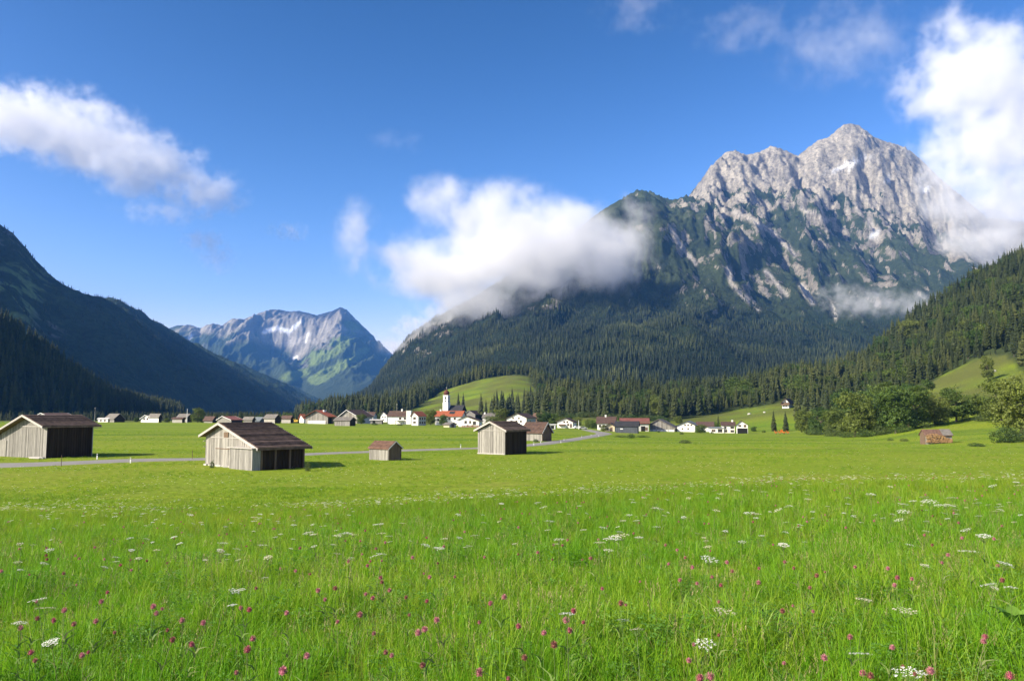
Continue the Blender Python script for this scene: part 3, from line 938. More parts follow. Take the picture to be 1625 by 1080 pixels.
def trunk_mesh(name, r=.012, h=.9, k=7, bend=0.0, mat=None, limbs=(), seed=0):
    rr_ = random.Random(seed)
    v, f = [], []

    def tube(pts):
        b0 = len(v)
        for j, (c, rad) in enumerate(pts):
            for q in range(k):
                a = 2 * math.pi * q / k
                rd = rad * rr_.uniform(.9, 1.1)
                v.append((c[0] + rd * math.cos(a), c[1] + rd * math.sin(a), c[2]))
        for j in range(len(pts) - 1):
            for q in range(k):
                f.append((b0 + j * k + q, b0 + j * k + (q + 1) % k, b0 + (j + 1) * k + (q + 1) % k, b0 + (j + 1) * k + q))
    tube([((0, 0, -.02), r * 1.7), ((0, 0, .03), r * 1.15), ((bend * .5, 0, h * .4), r * .85), ((bend, bend * .4, h * .75), r * .5), ((bend, 0, h), r * .1)])
    for (a, z, L, up) in limbs:
        ca, sa = math.cos(a), math.sin(a)
        b = bend * z / h
        tube([((b, 0, z), r * .6), ((b + ca * L * .5, sa * L * .5, z + up * .4), r * .38), ((b + ca * L, sa * L, z + up), r * .1)])
    return mesh(name, v, f, mat or M_bark, smooth=True)


def leafy_mesh(name, lobes, nclump, nleaf, size, seed, mat, flat=1.0):
    """leaf-sized faces gathered in clumps near the surface of several lobes"""
    g = np.random.default_rng(seed)
    V = []
    for (cx, cy_, cz, rx_, ry_, rz_) in lobes:
        u = g.normal(size=(nclump, 3)); u /= np.linalg.norm(u, axis=1, keepdims=True)
        rad = g.uniform(.62, 1.06, (nclump, 1)) ** .7
        c = u * rad * np.array([rx_, ry_, rz_]) + np.array([cx, cy_, cz])
        out = u.copy(); out[:, 2] = out[:, 2] * .6 + .35
        for i in range(nclump):
            cr = min(rx_, rz_) * g.uniform(.16, .30)
            p = c[i] + g.normal(size=(nleaf, 3)) * cr * np.array([.75, .75, .5])
            nn_ = out[i] + g.normal(size=(nleaf, 3)) * .75
            nn_ /= np.linalg.norm(nn_, axis=1, keepdims=True)
            t = np.cross(nn_, g.normal(size=(nleaf, 3))); t /= np.linalg.norm(t, axis=1, keepdims=True) + 1e-9
            b = np.cross(nn_, t)
            s = size * g.uniform(.6, 1.35, (nleaf, 1))
            V.append(np.stack([p - t * s, p - b * s * .55, p + t * s, p + b * s * .55], 1))
    V = np.concatenate(V)
    n = len(V)
    me = bpy.data.meshes.new(name)
    me.vertices.add(n * 4); me.vertices.foreach_set('co', V.reshape(-1).astype(np.float32))
    me.loops.add(n * 4); me.loops.foreach_set('vertex_index', np.arange(n * 4, dtype=np.int32))
    me.polygons.add(n); me.polygons.foreach_set('loop_start', np.arange(n, dtype=np.int32) * 4)
    me.update(calc_edges=True)
    me.materials.append(mat)
    return me


SPR_HI = [spruce_mesh('spruce_crown', 24, 11, 10 + i, r0=(.15, .17, .135, .16)[i], z0=(.06, .1, .16, .05)[i], tris=8, gap=.06) for i in range(4)]
SPR_TR = [trunk_mesh('spruce_trunk', .0115, .93, seed=i) for i in range(2)]
SPR_LO = [spruce_mesh('spruce_far', 10, 7, 30 + i, r0=(.17, .15, .19)[i], tris=2, mat=M_spruce_far) for i in range(3)]


def lobes(seed, n=8, wide=.27, zc=.54, h=.42):
    g = random.Random(seed); L = [(0, 0, zc, wide * .85, wide * .85, h)]
    for k in range(n):
        a = 2 * math.pi * k / n * 1.0 + g.uniform(-.3, .3)
        z = zc + (-.62 if k % 3 == 0 else g.uniform(-.5, .7)) * h
        q = math.sqrt(max(.25, 1 - ((z - zc) / h) ** 2))
        rad = wide * .72 * q
        s = g.uniform(.46, .66) * wide
        L.append((rad * math.cos(a), rad * math.sin(a), z, s, s, s * g.uniform(.7, 1.0)))
    return L


def limbset(seed):
    g = random.Random(seed)
    return [(g.uniform(0, 6.28), g.uniform(.2, .5), g.uniform(.12, .22), g.uniform(.12, .25)) for _ in range(7)]


DEC = [leafy_mesh('leafy_crown', lobes(40 + i, (10, 11, 10, 10)[i], (.34, .31, .38, .26)[i], (.51, .53, .49, .54)[i], (.43, .44, .42, .44)[i]), 58, 14, .019, 50 + i, M_decid) for i in range(4)]
DEC_TR = [trunk_mesh('tree_trunk', .022, .7, bend=.02 * (i - 1), limbs=limbset(i), seed=60 + i) for i in range(3)]
BUSH = [leafy_mesh('bush_leaves', [(0, 0, .45, .55, .5, .45), (.35, .1, .35, .35, .35, .36), (-.35, -.1, .3, .38, .35, .33), (.1, -.3, .35, .3, .3, .35)], 42, 12, .034, 70 + i, M_bush) for i in range(2)]


def put_spruce(x, y, h, label, group=None, name='spruce_tree', cat='spruce', v=None, z=None, wide=1.0):
    v = random.randrange(4) if v is None else v
    r = empty(name, (x, y, (G1(x, y) if z is None else z) - .1), random.uniform(0, 6.28), label, cat, group)
    for nm, me in (('crown', SPR_HI[v]), ('trunk', SPR_TR[v % 2])):
        o = mobj(nm, me, r); o.scale = (h * wide, h * wide, h)
    return r


def put_tree(x, y, h, label, group=None, name='broadleaf_tree', cat='tree', v=None, wide=1.0):
    v = random.randrange(4) if v is None else v
    r = empty(name, (x, y, G1(x, y) - .1), random.uniform(0, 6.28), label, cat, group)
    for nm, me in (('crown', DEC[v]), ('trunk', DEC_TR[v % 3])):
        o = mobj(nm, me, r); o.scale = (h * wide, h * wide, h)
    return r


def put_bush(x, y, h, w, label, group=None, name='bush', v=0):
    o = mobj(name, BUSH[v % 2], None, (x, y, G1(x, y) - .05))
    o.scale = (w / 1.3, w / 1.3, h); o.rotation_euler = (0, 0, random.uniform(0, 6.28))
    return tag(o, label, 'bush', group)


def scatter(name, pts, rot, scl, idx, protos, label):
    """one mesh of points, instanced by geometry nodes"""
    n = len(pts)
    me = bpy.data.meshes.new(name)
    me.vertices.add(n)
    me.vertices.foreach_set('co', np.asarray(pts, np.float32).ravel())
    a = me.attributes.new('rot', 'FLOAT_VECTOR', 'POINT'); a.data.foreach_set('vector', np.asarray(rot, np.float32).ravel())
    a = me.attributes.new('scl', 'FLOAT_VECTOR', 'POINT'); a.data.foreach_set('vector', np.asarray(scl, np.float32).ravel())
    a = me.attributes.new('idx', 'INT', 'POINT'); a.data.foreach_set('value', np.asarray(idx, np.int32))
    o = mobj(name, me)
    ng = bpy.data.node_groups.new(name, 'GeometryNodeTree')
    ng.interface.new_socket('Geometry', in_out='INPUT', socket_type='NodeSocketGeometry')
    ng.interface.new_socket('Geometry', in_out='OUTPUT', socket_type='NodeSocketGeometry')
    gi = ng.nodes.new('NodeGroupInput'); gout = ng.nodes.new('NodeGroupOutput')
    jn = ng.nodes.new('GeometryNodeJoinGeometry')
    for me_p in reversed(protos):
        po = bpy.data.objects.new(me_p.name + '_source', me_p)      # never linked to the scene: only a mesh source
        oi = ng.nodes.new('GeometryNodeObjectInfo'); oi.inputs['Object'].default_value = po
        oi.inputs['As Instance'].default_value = False
        gt = ng.nodes.new('GeometryNodeGeometryToInstance')
        ng.links.new(oi.outputs['Geometry'], gt.inputs[0]); ng.links.new(gt.outputs[0], jn.inputs[0])
    ip = ng.nodes.new('GeometryNodeInstanceOnPoints')
    ip.inputs['Pick Instance'].default_value = True

    def attr(nm, dt):
        q = ng.nodes.new('GeometryNodeInputNamedAttribute'); q.data_type = dt; q.inputs['Name'].default_value = nm
        return q.outputs['Attribute']
    er = ng.nodes.new('FunctionNodeEulerToRotation')
    ng.links.new(attr('rot', 'FLOAT_VECTOR'), er.inputs[0])
    ng.links.new(gi.outputs[0], ip.inputs['Points'])
    ng.links.new(jn.outputs[0], ip.inputs['Instance'])
    ng.links.new(er.outputs[0], ip.inputs['Rotation'])
    ng.links.new(attr('scl', 'FLOAT_VECTOR'), ip.inputs['Scale'])
    ng.links.new(attr('idx', 'INT'), ip.inputs['Instance Index'])
    ng.links.new(ip.outputs[0], gout.inputs[0])
    md = o.modifiers.new('scatter', 'NODES'); md.node_group = ng
    tag(o, label, None, None, 'stuff')
    return o


def jgrid(x0, x1, y0, y1, s, g):
    X, Y = np.meshgrid(np.arange(x0, x1, s), np.arange(y0, y1, s))
    X = X + g.uniform(-.46, .46, X.shape) * s; Y = Y + g.uniform(-.46, .46, Y.shape) * s
    return X.ravel(), Y.ravel()


def trees_on(x, y, z, g, hmin, hmax, protos_n, wmin=.85, wmax=1.15, hn=None):
    n = len(x)
    h = g.uniform(hmin, hmax, n) if hn is None else hn
    w = h * g.uniform(wmin, wmax, n)
    pts = np.stack([x, y, z - .3], -1)
    rot = np.stack([g.uniform(-.04, .04, n), g.uniform(-.04, .04, n), g.uniform(0, 6.28, n)], -1)
    return pts, rot, np.stack([w, w, h], -1), g.integers(0, protos_n, n)


# ------------------------------------------------------------------ forests
gr = np.random.default_rng(11)
X, Y = jgrid(-260, 1400, 300, 1350, 6.3, gr)
pxx = 812.5 + F * X / Y
ffx = forest_front(pxx) + 9 * fbm(X / 30, Y / 30, 3, 201)
ok = (Y > ffx) & (pxx > 470) & (pxx < 1780) & (Y < np.where(pxx < 1300, 1150, 1300))
# thin the hidden interior
deep = Y - ffx
ok &= (deep < 260) | (gr.random(len(X)) < .75)
ok &= ~((Y > 900) & (pxx < 1240) & (pxx > 840) & (gr.random(len(X)) < .5))
ok &= gr.random(len(X)) < np.where(fbm(X / 45, Y / 45, 3, 205) > .33, .35, .96)
X, Y, deep, pxx = X[ok], Y[ok], deep[ok], pxx[ok]
H = .9 * (11 + 14 * np.clip(.5 + 1.3 * fbm(X / 60, Y / 60, 3, 207), 0, 1) + gr.uniform(-5.5, 5.0, len(X)))
H *= np.where(gr.random(len(X)) < .22, gr.uniform(.45, .8, len(X)), 1.0)
H *= np.where(deep < 10, .85, 1.0) * np.where(Y < 560, .95, 1.0) * np.where((pxx > 1280) & (Y > 550), 1.05, 1)
sel = np.argsort(deep + np.where((pxx > -10) & (pxx < 1640), 0, 1e6))[:296]
msk = np.zeros(len(X), bool); msk[sel] = True


def spruce_region(px):
    if px < 640: return ('dark spruce in the shaded wood left of the church', 'spruces in the wood left of the church')
    if px < 845: return ('dark spruce along the upper edge of the sloping church meadow', 'spruces above the church meadow')
    if px < 1085: return ('tall spruce at the foot of the wood behind the red roofed barn', 'spruces behind the middle of the village')
    if px < 1240: return ('spruce at the wood edge above the yellowish meadow and white houses', 'spruces above the right end of the village')
    if px < 1465: return ('spruce standing at the wood edge behind the broadleaf belt', 'spruces behind the broadleaf trees')
    return ('spruce at the wood edge above the steep sunny hillside pasture', 'spruces above the hillside pasture')


exq = []
for _ in range(60):
    pxe = random.uniform(776, 878); De = random.uniform(600, 720)
    exq.append(((pxe - 812.5) / F * De, De, random.uniform(13, 21)))
sel = sel[:296 - len(exq)]
msk[:] = False; msk[sel] = True
for xe, ye, he in exq:
    put_spruce(xe, ye, he, 'spruce in the small wood between the sloping meadow and the white gabled house', 'spruces before the sloping meadow')
LM = [(480, 'the excavator'), (505, 'the orange red barn roof'), (552, 'the pale gabled farm building'), (590, 'the shaded pale house'), (616, 'the chimney of the large white house'), (640, 'the white stair bay'), (670, 'the orange roofed wing'),
      (708, 'the church tower'), (745, 'the grey gabled barn'), (782, 'the grey brown roof'), (820, 'the white gabled house'), (858, 'the brown red roofed house'), (897, 'the white house at the road bend'), (925, 'the white pole'), (962, 'the tall brown tiled roof'), (1005, 'the dull red barn roof'),
      (1043, 'the lopsided grey barn'), (1088, 'the white longhouse'), (1120, 'the brown roofed house'), (1156, 'the two storey white house'), (1178, 'the carport wing'), (1228, 'the two lone spruces'), (1246, 'the chalet'), (1300, 'the left end of the broadleaf belt'),
      (1357, 'the left centre of the broadleaf belt'), (1422, 'the biggest belt tree'), (1449, 'the little brown shed'), (1487, 'the firewood shed'), (1518, 'the bare trunk tree'), (1568, 'the solitary pasture tree'), (1600, 'the yellow green tree by the right edge')]


def spruce_label(px, h, deep_):
    lm = min(LM, key=lambda q: abs(q[0] - px))[1]
    sz = 'tall' if h > 21 else ('short' if h < 15 else 'middling')
    row_ = 'front row' if deep_ < 4 else 'second row'
    return '%s spruce, %s, wood above %s' % (sz, row_, lm), 'spruces of the wood above %s' % lm


for i in sel:
    lb, gp = spruce_label(pxx[i], H[i], deep[i])
    put_spruce(float(X[i]), float(Y[i]), float(H[i]), lb, gp)
X2, Y2, H2 = X[~msk], Y[~msk], H[~msk]
nearm = (Y2 < 720)
pt, ro, sc, ix = trees_on(X2, Y2, G(X2, Y2), gr, 0, 0, 4, .9, 1.35, hn=H2)
dm = gr.random(len(X2)) < np.where(Y2 < 620, .16, .07) * np.clip(1 + 3 * fbm(X2 / 60, Y2 / 60, 2, 231), 0, 3)
ix = np.where(dm, 4 + gr.integers(0, 4, len(X2)), ix)
sc[dm] *= np.array([.9, .9, .78])
scatter('spruce_forest', pt, ro, sc, ix, SPR_HI + DEC, 'dense dark spruce forest on the right hillside and foothills')

# massif forest
def grid_lookup(x, y, Zm_, PX_, tD_, extra=()):
    px = 812.5 + F * x / y
    i = np.interp(y, tD_, np.arange(len(tD_))); j = np.interp(px, PX_, np.arange(len(PX_)))
    i0 = np.clip(i.astype(int), 0, len(tD_) - 2); j0 = np.clip(j.astype(int), 0, len(PX_) - 2)
    fi, fj = i - i0, j - j0

    def s(A):
        return A[i0, j0] * (1 - fi) * (1 - fj) + A[i0 + 1, j0] * fi * (1 - fj) + A[i0, j0 + 1] * (1 - fi) * fj + A[i0 + 1, j0 + 1] * fi * fj
    return [s(Zm_)] + [s(e) for e in extra]


P_all = []
for (ya, yb, s) in ((1010, 1700, 8.0), (1700, 2500, 9.0), (2500, 3300, 11.0)):
    X, Y = jgrid(-.28 * yb, .62 * yb, ya, yb, s, gr)
    px_ = 812.5 + F * X / Y
    ok = (px_ > 470) & (px_ < 1560)
    X, Y = X[ok], Y[ok]
    z, rck, rw_ = grid_lookup(X, Y, Zm2, PXM, tD, (rock, rm))
    px_ = 812.5 + F * X / Y
    n_ = fbm(X / 120, Y / 120, 4, 211)
    top = np.interp(px_, [470, 620, 700, 850, 1050, 1200, 1300, 1400, 1560], [400, 545, 500, 470, 430, 492, 510, 505, 480])
    pr = sstep(-18, 26, rw_ - top + 45 * n_) * (1 - .85 * np.clip(rck, 0, 1))
    pr *= np.where(n_ > .35, .3, 1)
    ok = (gr.random(len(X)) < pr) & (z > 2)
    P_all.append((X[ok], Y[ok], z[ok]))
X = np.concatenate([p[0] for p in P_all]); Y = np.concatenate([p[1] for p in P_all]); Z = np.concatenate([p[2] for p in P_all])
Hh = gr.uniform(7, 17, len(X)) * np.clip(.95 + 1.1 * fbm(X / 90, Y / 90, 3, 241), .5, 1.5) * np.interp(Y, [1000, 2200, 3200], [1.0, .95, .75])
pt, ro, sc, ix = trees_on(X, Y, Z, gr, 0, 0, 3, .95, 1.5, hn=Hh)
scatter('mountain_forest', pt, ro, sc, ix, SPR_LO, 'dark spruce forest covering the lower slopes of the rocky massif')


# left wall and spur
def wall_trees(Xw, Yw, Zw, n, hm, g, jr):
    a = np.abs(np.gradient(Yw, axis=0) * np.gradient(Xw, axis=1)).ravel()
    a = np.where((Zw.ravel() > 3), a, 0)
    k = g.choice(len(a), n, p=a / a.sum())
    x = Xw.ravel()[k]; y = Yw.ravel()[k]; z = Zw.ravel()[k]
    return x, y, z


x, y, z = wall_trees(Xw[:, 10:], Yw[:, 10:], np.where(meadw[:, 10:] > .25, 0, Zw[:, 10:]), 15000, 16, gr, 5)
pt, ro, sc, ix = trees_on(x, y, z, gr, 6, 13, 3, 1.0, 1.5)
scatter('ridge_forest', pt, ro, sc, ix, SPR_LO, 'dark forest on the shaded ridge left of the valley')
x, y, z = wall_trees(Xs[:, 8:], Ys_[:, 8:], Zs[:, 8:], 3800, 16, gr, 5)
pt, ro, sc, ix = trees_on(x, y, z, gr, 10, 20, 4)
scatter('spur_forest', pt, ro, sc, ix, SPR_HI, 'dark forest on the shaded spur at the left edge')
# dark thicket behind the row of huts on the left
X, Y = jgrid(-620, -60, 545, 900, 7, gr)
px_ = 812.5 + F * X / Y
ok = (px_ > -60) & (px_ < 545) & (X > -500 + .0 * Y) & (gr.random(len(X)) < .8)
X, Y = X[ok], Y[ok]
hh = gr.uniform(3.0, 8.0, len(X))
pt, ro, sc, ix = trees_on(X, Y, G(X, Y), gr, 3.5, 8.5, 4, .95, 1.5, hn=hh)
scatter('thicket', pt, ro, sc, ix, SPR_HI, 'low dark thicket behind the row of far huts')

# ---- single trees
def at(px, row):
    h_ = hit(px, row)
    if h_ is None:
        raise RuntimeError('no ground at %s %s' % (px, row))
    return h_


def hpx(y, n):
    return n * y / F


def tree_px(kind, px, row, hp, label, group=None, **kw):
    x, y, z = at(px, row)
    h = hpx(y, hp)
    if kind == 's': return put_spruce(x, y, h, label, group, **kw)
    if kind == 'd': return put_tree(x, y, h, label, group, **kw)
    w = kw.pop('w', hp * 1.4)
    return put_bush(x, y, h, hpx(y, w), label, group, **kw)


TREES = [
    ('s', 1228, 684, 35, 'left one of two lone spruces on the field edge below the chalet', {'v': 0, 'wide': 1.15}),
    ('s', 1247, 684, 33, 'right one of two lone spruces on the field edge below the chalet', {'v': 1, 'wide': 1.15}),
    ('s', 727, 668, 47, 'dark spruce just right of the church nave', {'v': 0, 'wide': .9}),
    ('s', 735, 668, 46, 'taller dark spruce second to the right of the church nave', {'v': 3, 'wide': .9}),
    ('s', 763, 668, 46, 'pointed spruce standing alone in front of the sloping meadow', {'v': 1}),
    ('s', 771, 668, 36, 'small spruce beside the pointed one before the sloping meadow', {'v': 2}),
    ('s', 784, 668, 46, 'broad dark spruce at the left of the wood behind the white gabled house', {'v': 0, 'wide': 1.3}),
    ('s', 796, 668, 50, 'dark spruce behind the gable of the white house with brown roof', {'v': 1, 'wide': 1.2}),
    ('s', 808, 667, 44, 'spruce rising straight above the ridge of the white gabled house', {'v': 3, 'wide': 1.2}),
    ('s', 822, 667, 46, 'spruce right behind the white gabled house', {'v': 2, 'wide': 1.2}),
    ('s', 838, 667, 52, 'spruce behind the old brown roof right of the white gabled house', {'v': 0, 'wide': 1.2}),
    ('s', 852, 668, 50, 'spruce above the brown red roofed hut', {'v': 1, 'wide': 1.2}),
    ('s', 866, 668, 58, 'tall spruce between the red hut and the white garage house', {'v': 3, 'wide': 1.2}),
    ('d', 314, 670, 25, 'lone round broadleaf tree between the far left huts', {'v': 0, 'wide': 1.1}),
    ('b', 322, 670, 7, 'small bush at the foot of the lone broadleaf tree', {'w': 9}),
    ('d', 458, 669, 17, 'dark broadleaf tree left of the orange gabled house', {'v': 2, 'wide': 1.3}),
    ('d', 573, 673, 19, 'dark rounded tree before the white gabled farm building', {'v': 1, 'wide': 1.1}),
    ('d', 600, 668, 14, 'rounded tree behind the flat garage roof', {'v': 2, 'wide': 1.2}),
    ('d', 683, 674, 26, 'dark green tree between the large white house and the church', {'v': 0, 'wide': 1.0}),
    ('d', 704, 675, 20, 'light green tree before the orange roofed house under the church', {'v': 1, 'wide': 1.0}),
    ('d', 722, 671, 14, 'small tree at the right end of the orange roof', {'v': 3, 'wide': 1.2}),
    ('d', 672, 669, 14, 'small tree behind the large white house', {'v': 2}),
    ('d', 795, 676, 30, 'tall green tree left of the white gabled house', {'v': 0, 'wide': 1.1}),
    ('d', 779, 676, 19, 'low green tree between the brown roofs and the tall green tree', {'v': 2, 'wide': 1.2}),
    ('d', 862, 676, 26, 'reddish green tree behind the brown barn', {'v': 1, 'wide': 1.2}),
    ('d', 879, 674, 20, 'light green tree left of the white garage house', {'v': 3, 'wide': 1.2}),
    ('d', 916, 675, 16, 'dark tree just right of the white garage house', {'v': 2, 'wide': 1.2}),
    ('d', 943, 680, 16, 'dark tree at the left corner of the brown roofed house', {'v': 2, 'wide': 1.1}),
    ('d', 958, 684, 11, 'small round tree before the beige shed', {'v': 0, 'wide': 1.1}),
    ('d', 1112, 687, 16, 'dark tree between the white houses on the right', {'v': 2, 'wide': 1.3}),
    ('d', 1076, 671, 13, 'small tree left of the white longhouse behind the grey barn', {'v': 2, 'wide': 1.3}),
    ('d', 1568, 604, 44, 'solitary upright tree on the hillside pasture', {'v': 3, 'wide': .75}),
    ('d', 1272, 686, 30, 'slender tree at the left end of the broadleaf belt', {'v': 3, 'wide': 1.1}),
    ('d', 1280, 688, 44, 'young tree second from the left in the broadleaf belt', {'v': 1}),
    ('s', 1266, 668, 56, 'tall brownish spruce in front of the chalet', {'v': 3}),
    ('s', 1280, 672, 62, 'spruce between the chalet and the broadleaf belt', {'v': 0}),
    ('s', 1292, 672, 66, 'taller spruce towering over the left of the broadleaf belt', {'v': 1}),
    ('d', 1303, 689, 46, 'bluish green tree third from the left in the broadleaf belt', {'v': 0, 'wide': 1.0}),
    ('d', 1325, 691, 50, 'tree with a narrow crown in the left half of the broadleaf belt', {'v': 1}),
    ('d', 1357, 693, 76, 'large tree filling the left centre of the broadleaf belt', {'v': 0, 'wide': 1.0}),
    ('d', 1392, 689, 74, 'large tree just left of centre in the broadleaf belt', {'v': 2, 'wide': .95}),
    ('d', 1422, 687, 82, 'biggest tree in the broadleaf belt left of the little shed', {'v': 1, 'wide': 1.0}),
    ('d', 1452, 679, 70, 'dark tree standing over the little shed', {'v': 0, 'wide': .9}),
    ('d', 1484, 674, 58, 'tree right of the little shed beside the low bench', {'v': 2, 'wide': .9}),
    ('d', 1518, 669, 60, 'tree with a bare visible trunk on the grass', {'v': 3, 'wide': 1.2}),
    ('d', 1555, 662, 42, 'pale yellowish tree between the bare trunk tree and the right edge', {'v': 1, 'wide': 1.3}),
    ('d', 1590, 670, 74, 'large yellow green tree near the right edge', {'v': 0, 'wide': 1.1}),
    ('d', 1622, 690, 104, 'tallest broadleaf tree cut by the right edge', {'v': 1, 'wide': 1.0}),
    ('b', 1592, 702, 30, 'big dark bush under the trees at the right edge', {'w': 50}),
    ('b', 1618, 700, 26, 'bush cut by the right edge', {'w': 40, 'v': 1}),
    ('b', 1549, 708, 7, 'low brownish thicket in the grass right of the firewood shed', {'w': 30}),
    ('b', 1413, 699, 5, 'left one of two small bushes in the meadow left of the firewood shed', {'w': 10}),
    ('b', 1435, 700, 6, 'right one of two small bushes in the meadow left of the firewood shed', {'w': 14}),
    ('b', 1464, 700, 9, 'bush against the left end of the firewood shed', {'w': 6}),
    ('b', 1086, 703, 7, 'dark lone bush in the open meadow before the white houses', {'w': 26}),
    ('b', 1001, 695, 9, 'dark bush before the dark grey shed', {'w': 15}),
    ('b', 985, 694, 5, 'low green bush left of the dark bush by the grey shed', {'w': 20}),
    ('b', 1020, 694, 5, 'low reddish green bush right of the dark bush by the grey shed', {'w': 20}),
    ('b', 850, 701, 6, 'small bush against the light wall of the rear brown barn', {'w': 12}),
    ('b', 70, 725, 14, 'shrub growing at the corner of the left barn', {'w': 16}),
    ('b', 337, 742, 14, 'thin shrub against the front of the big barn', {'w': 10}),
    ('b', 489, 747, 18, 'dark shrub at the far right corner of the big barn', {'w': 12}),
    ('b', 1082, 689, 5, 'small shrub before the white longhouse', {'w': 8}),
    ('b', 634, 675, 4, 'low hedge before the green roofed porch', {'w': 12}),
    ('b', 594, 674, 4, 'low hedge by the flat garage', {'w': 14}),
    ('b', 795, 684, 5, 'low shrub before the white gabled house', {'w': 10}),
]
for k, px, row, hp, lb, kw in TREES:
    tree_px(k, px, row, hp, lb, None, **kw)
for px, row, hp, w in ((1290, 690, 14, 30), (1320, 692, 14, 34), (1345, 694, 12, 30), (1372, 693, 14, 34), (1400, 690, 16, 40), (1432, 686, 14, 36), (1466, 679, 12, 26), (1490, 674, 12, 26), (1530, 668, 10, 24), (1560, 668, 14, 34)):
    tree_px('b', px, row, hp, 'dark undergrowth bush at the foot of the broadleaf belt', 'bushes under the broadleaf belt', w=w, v=px % 2)
for px, row, hp in ((1342, 672, 62), (1378, 668, 60), (1405, 668, 66), (1440, 655, 50), (1470, 640, 42)):
    tree_px('d', px, row, hp, 'tree in the shaded second row of the broadleaf belt', 'trees in the second row of the broadleaf belt')
for k, px, row, hp, lb in (('d', 216, 669.6, 9, 'small dark tree between the far grey shed and the white gabled house'), ('d', 265, 669.7, 8, 'small tree right of the pale shed at the field edge'), ('d', 357, 668.8, 12, 'tree behind the reddish far barn'),
        ('d', 412, 668.5, 11, 'tree behind the slate blue shed'), ('d', 445, 668.8, 12, 'tree behind the tall pale hut'), ('s', 536, 668, 22, 'spruce behind the orange red barn roof'), ('d', 624, 668, 16, 'tree behind the brown roof of the large white house'),
        ('d', 649, 667, 16, 'tree rising behind the white stair bay'), ('d', 690, 669, 18, 'tree left of the church tower base'), ('d', 744, 667.5, 15, 'tree behind the grey gabled barn'), ('d', 890, 676, 17, 'tree behind the balcony house at the bend'),
        ('d', 934, 679, 15, 'tree between the pole and the tall brown roof'), ('d', 1000, 679, 18, 'tree behind the left half of the dull red roof'), ('d', 1052, 680, 20, 'tree behind the lopsided grey barn'), ('d', 1135, 681, 14, 'tree behind the low white annex'),
        ('s', 1140, 680, 24, 'small spruce between brown roof and two storey house'), ('d', 1196, 684, 9, 'low tree right of the carport wing'), ('b', 1212, 686, 5, 'bush between the carport wing and the lone spruces'), ('b', 745, 677, 4, 'garden bush behind the orange fence'),
        ('b', 668, 674.5, 5, 'garden bush before the orange roofed wing'), ('b', 900, 680, 4, 'garden bush before the balcony house'), ('b', 1130, 687.5, 4, 'garden bush before the low white annex'), ('b', 540, 673, 4, 'bush between the two farm barns'), ('b', 1045, 686, 4, 'bush before the whitewashed barn base')):
    tree_px(k, px, row, hp, lb, None, **({'wide': 1.25} if k == 'd' else {}))
for px, row, hp in ((905, 664, 10), (925, 662, 12), (945, 661, 11), (965, 664, 12), (985, 666, 12), (1005, 667, 13), (1025, 667, 12), (1045, 668, 12), (893, 663, 14)):
    tree_px('b', px, row, hp, 'green bush on the slope at the foot of the spruces', 'bushes at the foot of the middle wood', w=hp * 2.0, v=px % 2)

# ------------------------------------------------------------------ building materials
def wood_mat(name, col, var=.3, objvar=.22, streak=.5):
    m, nt, b = newmat(name)
    tc = N(nt, 'ShaderNodeNewGeometry')
    oi = N(nt, 'ShaderNodeObjectInfo')
    mp = N(nt, 'ShaderNodeMapping'); mp.inputs['Scale'].default_value = (9, 9, .7)
    nt.links.new(tc.outputs['Position'], mp.inputs[0])
    ad = N(nt, 'ShaderNodeVectorMath', operation='ADD')
    nt.links.new(mp.outputs[0], ad.inputs[0])
    sc = N(nt, 'ShaderNodeMath', operation='MULTIPLY'); sc.inputs[1].default_value = 37.0
    nt.links.new(oi.outputs['Random'], sc.inputs[0]); nt.links.new(sc.outputs[0], ad.inputs[1])
    no = N(nt, 'ShaderNodeTexNoise', i_Scale=1.0, i_Detail=6.0, i_Roughness=.7)
    nt.links.new(ad.outputs[0], no.inputs['Vector'])
    lo = tuple(c * (1 - streak) for c in col); hi = tuple(min(1, c * (1 + var)) for c in col)
    r = ramp(nt, no.outputs[0], [(.25, lo), (.55, col), (.75, hi)])
    hsv = N(nt, 'ShaderNodeHueSaturation')
    mr = N(nt, 'ShaderNodeMapRange', i_3=1 - objvar, i_4=1 + objvar)
    nt.links.new(oi.outputs['Random'], mr.inputs[0]); nt.links.new(mr.outputs[0], hsv.inputs['Value'])
    nt.links.new(r.outputs[0], hsv.inputs['Color'])
    nt.links.new(hsv.outputs[0], b.inputs['Base Color'])
    b.inputs['Roughness'].default_value = .85
    b.inputs['Specular IOR Level'].default_value = .15
    bp = N(nt, 'ShaderNodeBump', i_Strength=.5, i_Distance=.02)
    nt.links.new(no.outputs[0], bp.inputs['Height']); nt.links.new(bp.outputs[0], b.inputs['Normal'])
    return m


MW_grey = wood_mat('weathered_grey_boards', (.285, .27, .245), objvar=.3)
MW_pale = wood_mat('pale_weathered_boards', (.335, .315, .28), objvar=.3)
MW_shaded = wood_mat('shaded_brown_boards', (.040, .026, .018))  # brown stain taken near black: shade of the side walls put into the colour
MW_mid = wood_mat('brown_boards', (.16, .11, .075))
MW_slate = wood_mat('blue_grey_boards', (.10, .11, .125), objvar=.1)
M_trim = wood_mat('pale_bargeboard', (.44, .415, .375), objvar=.08, streak=.3)
M_plaster = simple_mat('white_plaster', (.78, .76, .71), var=.05, nscale=.5, objvar=.03)
M_plaster_g = simple_mat('grey_and_shaded_plaster', (.50, .49, .46), var=.08, nscale=.5, objvar=.03)  # plain grey parts; also white walls in shade, with the shade in the colour
M_cream = simple_mat('cream_plaster', (.62, .52, .36), var=.08, nscale=.5, objvar=.03)
M_rust = simple_mat('rusty_brown_tiles', (.135, .092, .068), var=.5, nscale=1.6, objvar=.38, bump=.4)
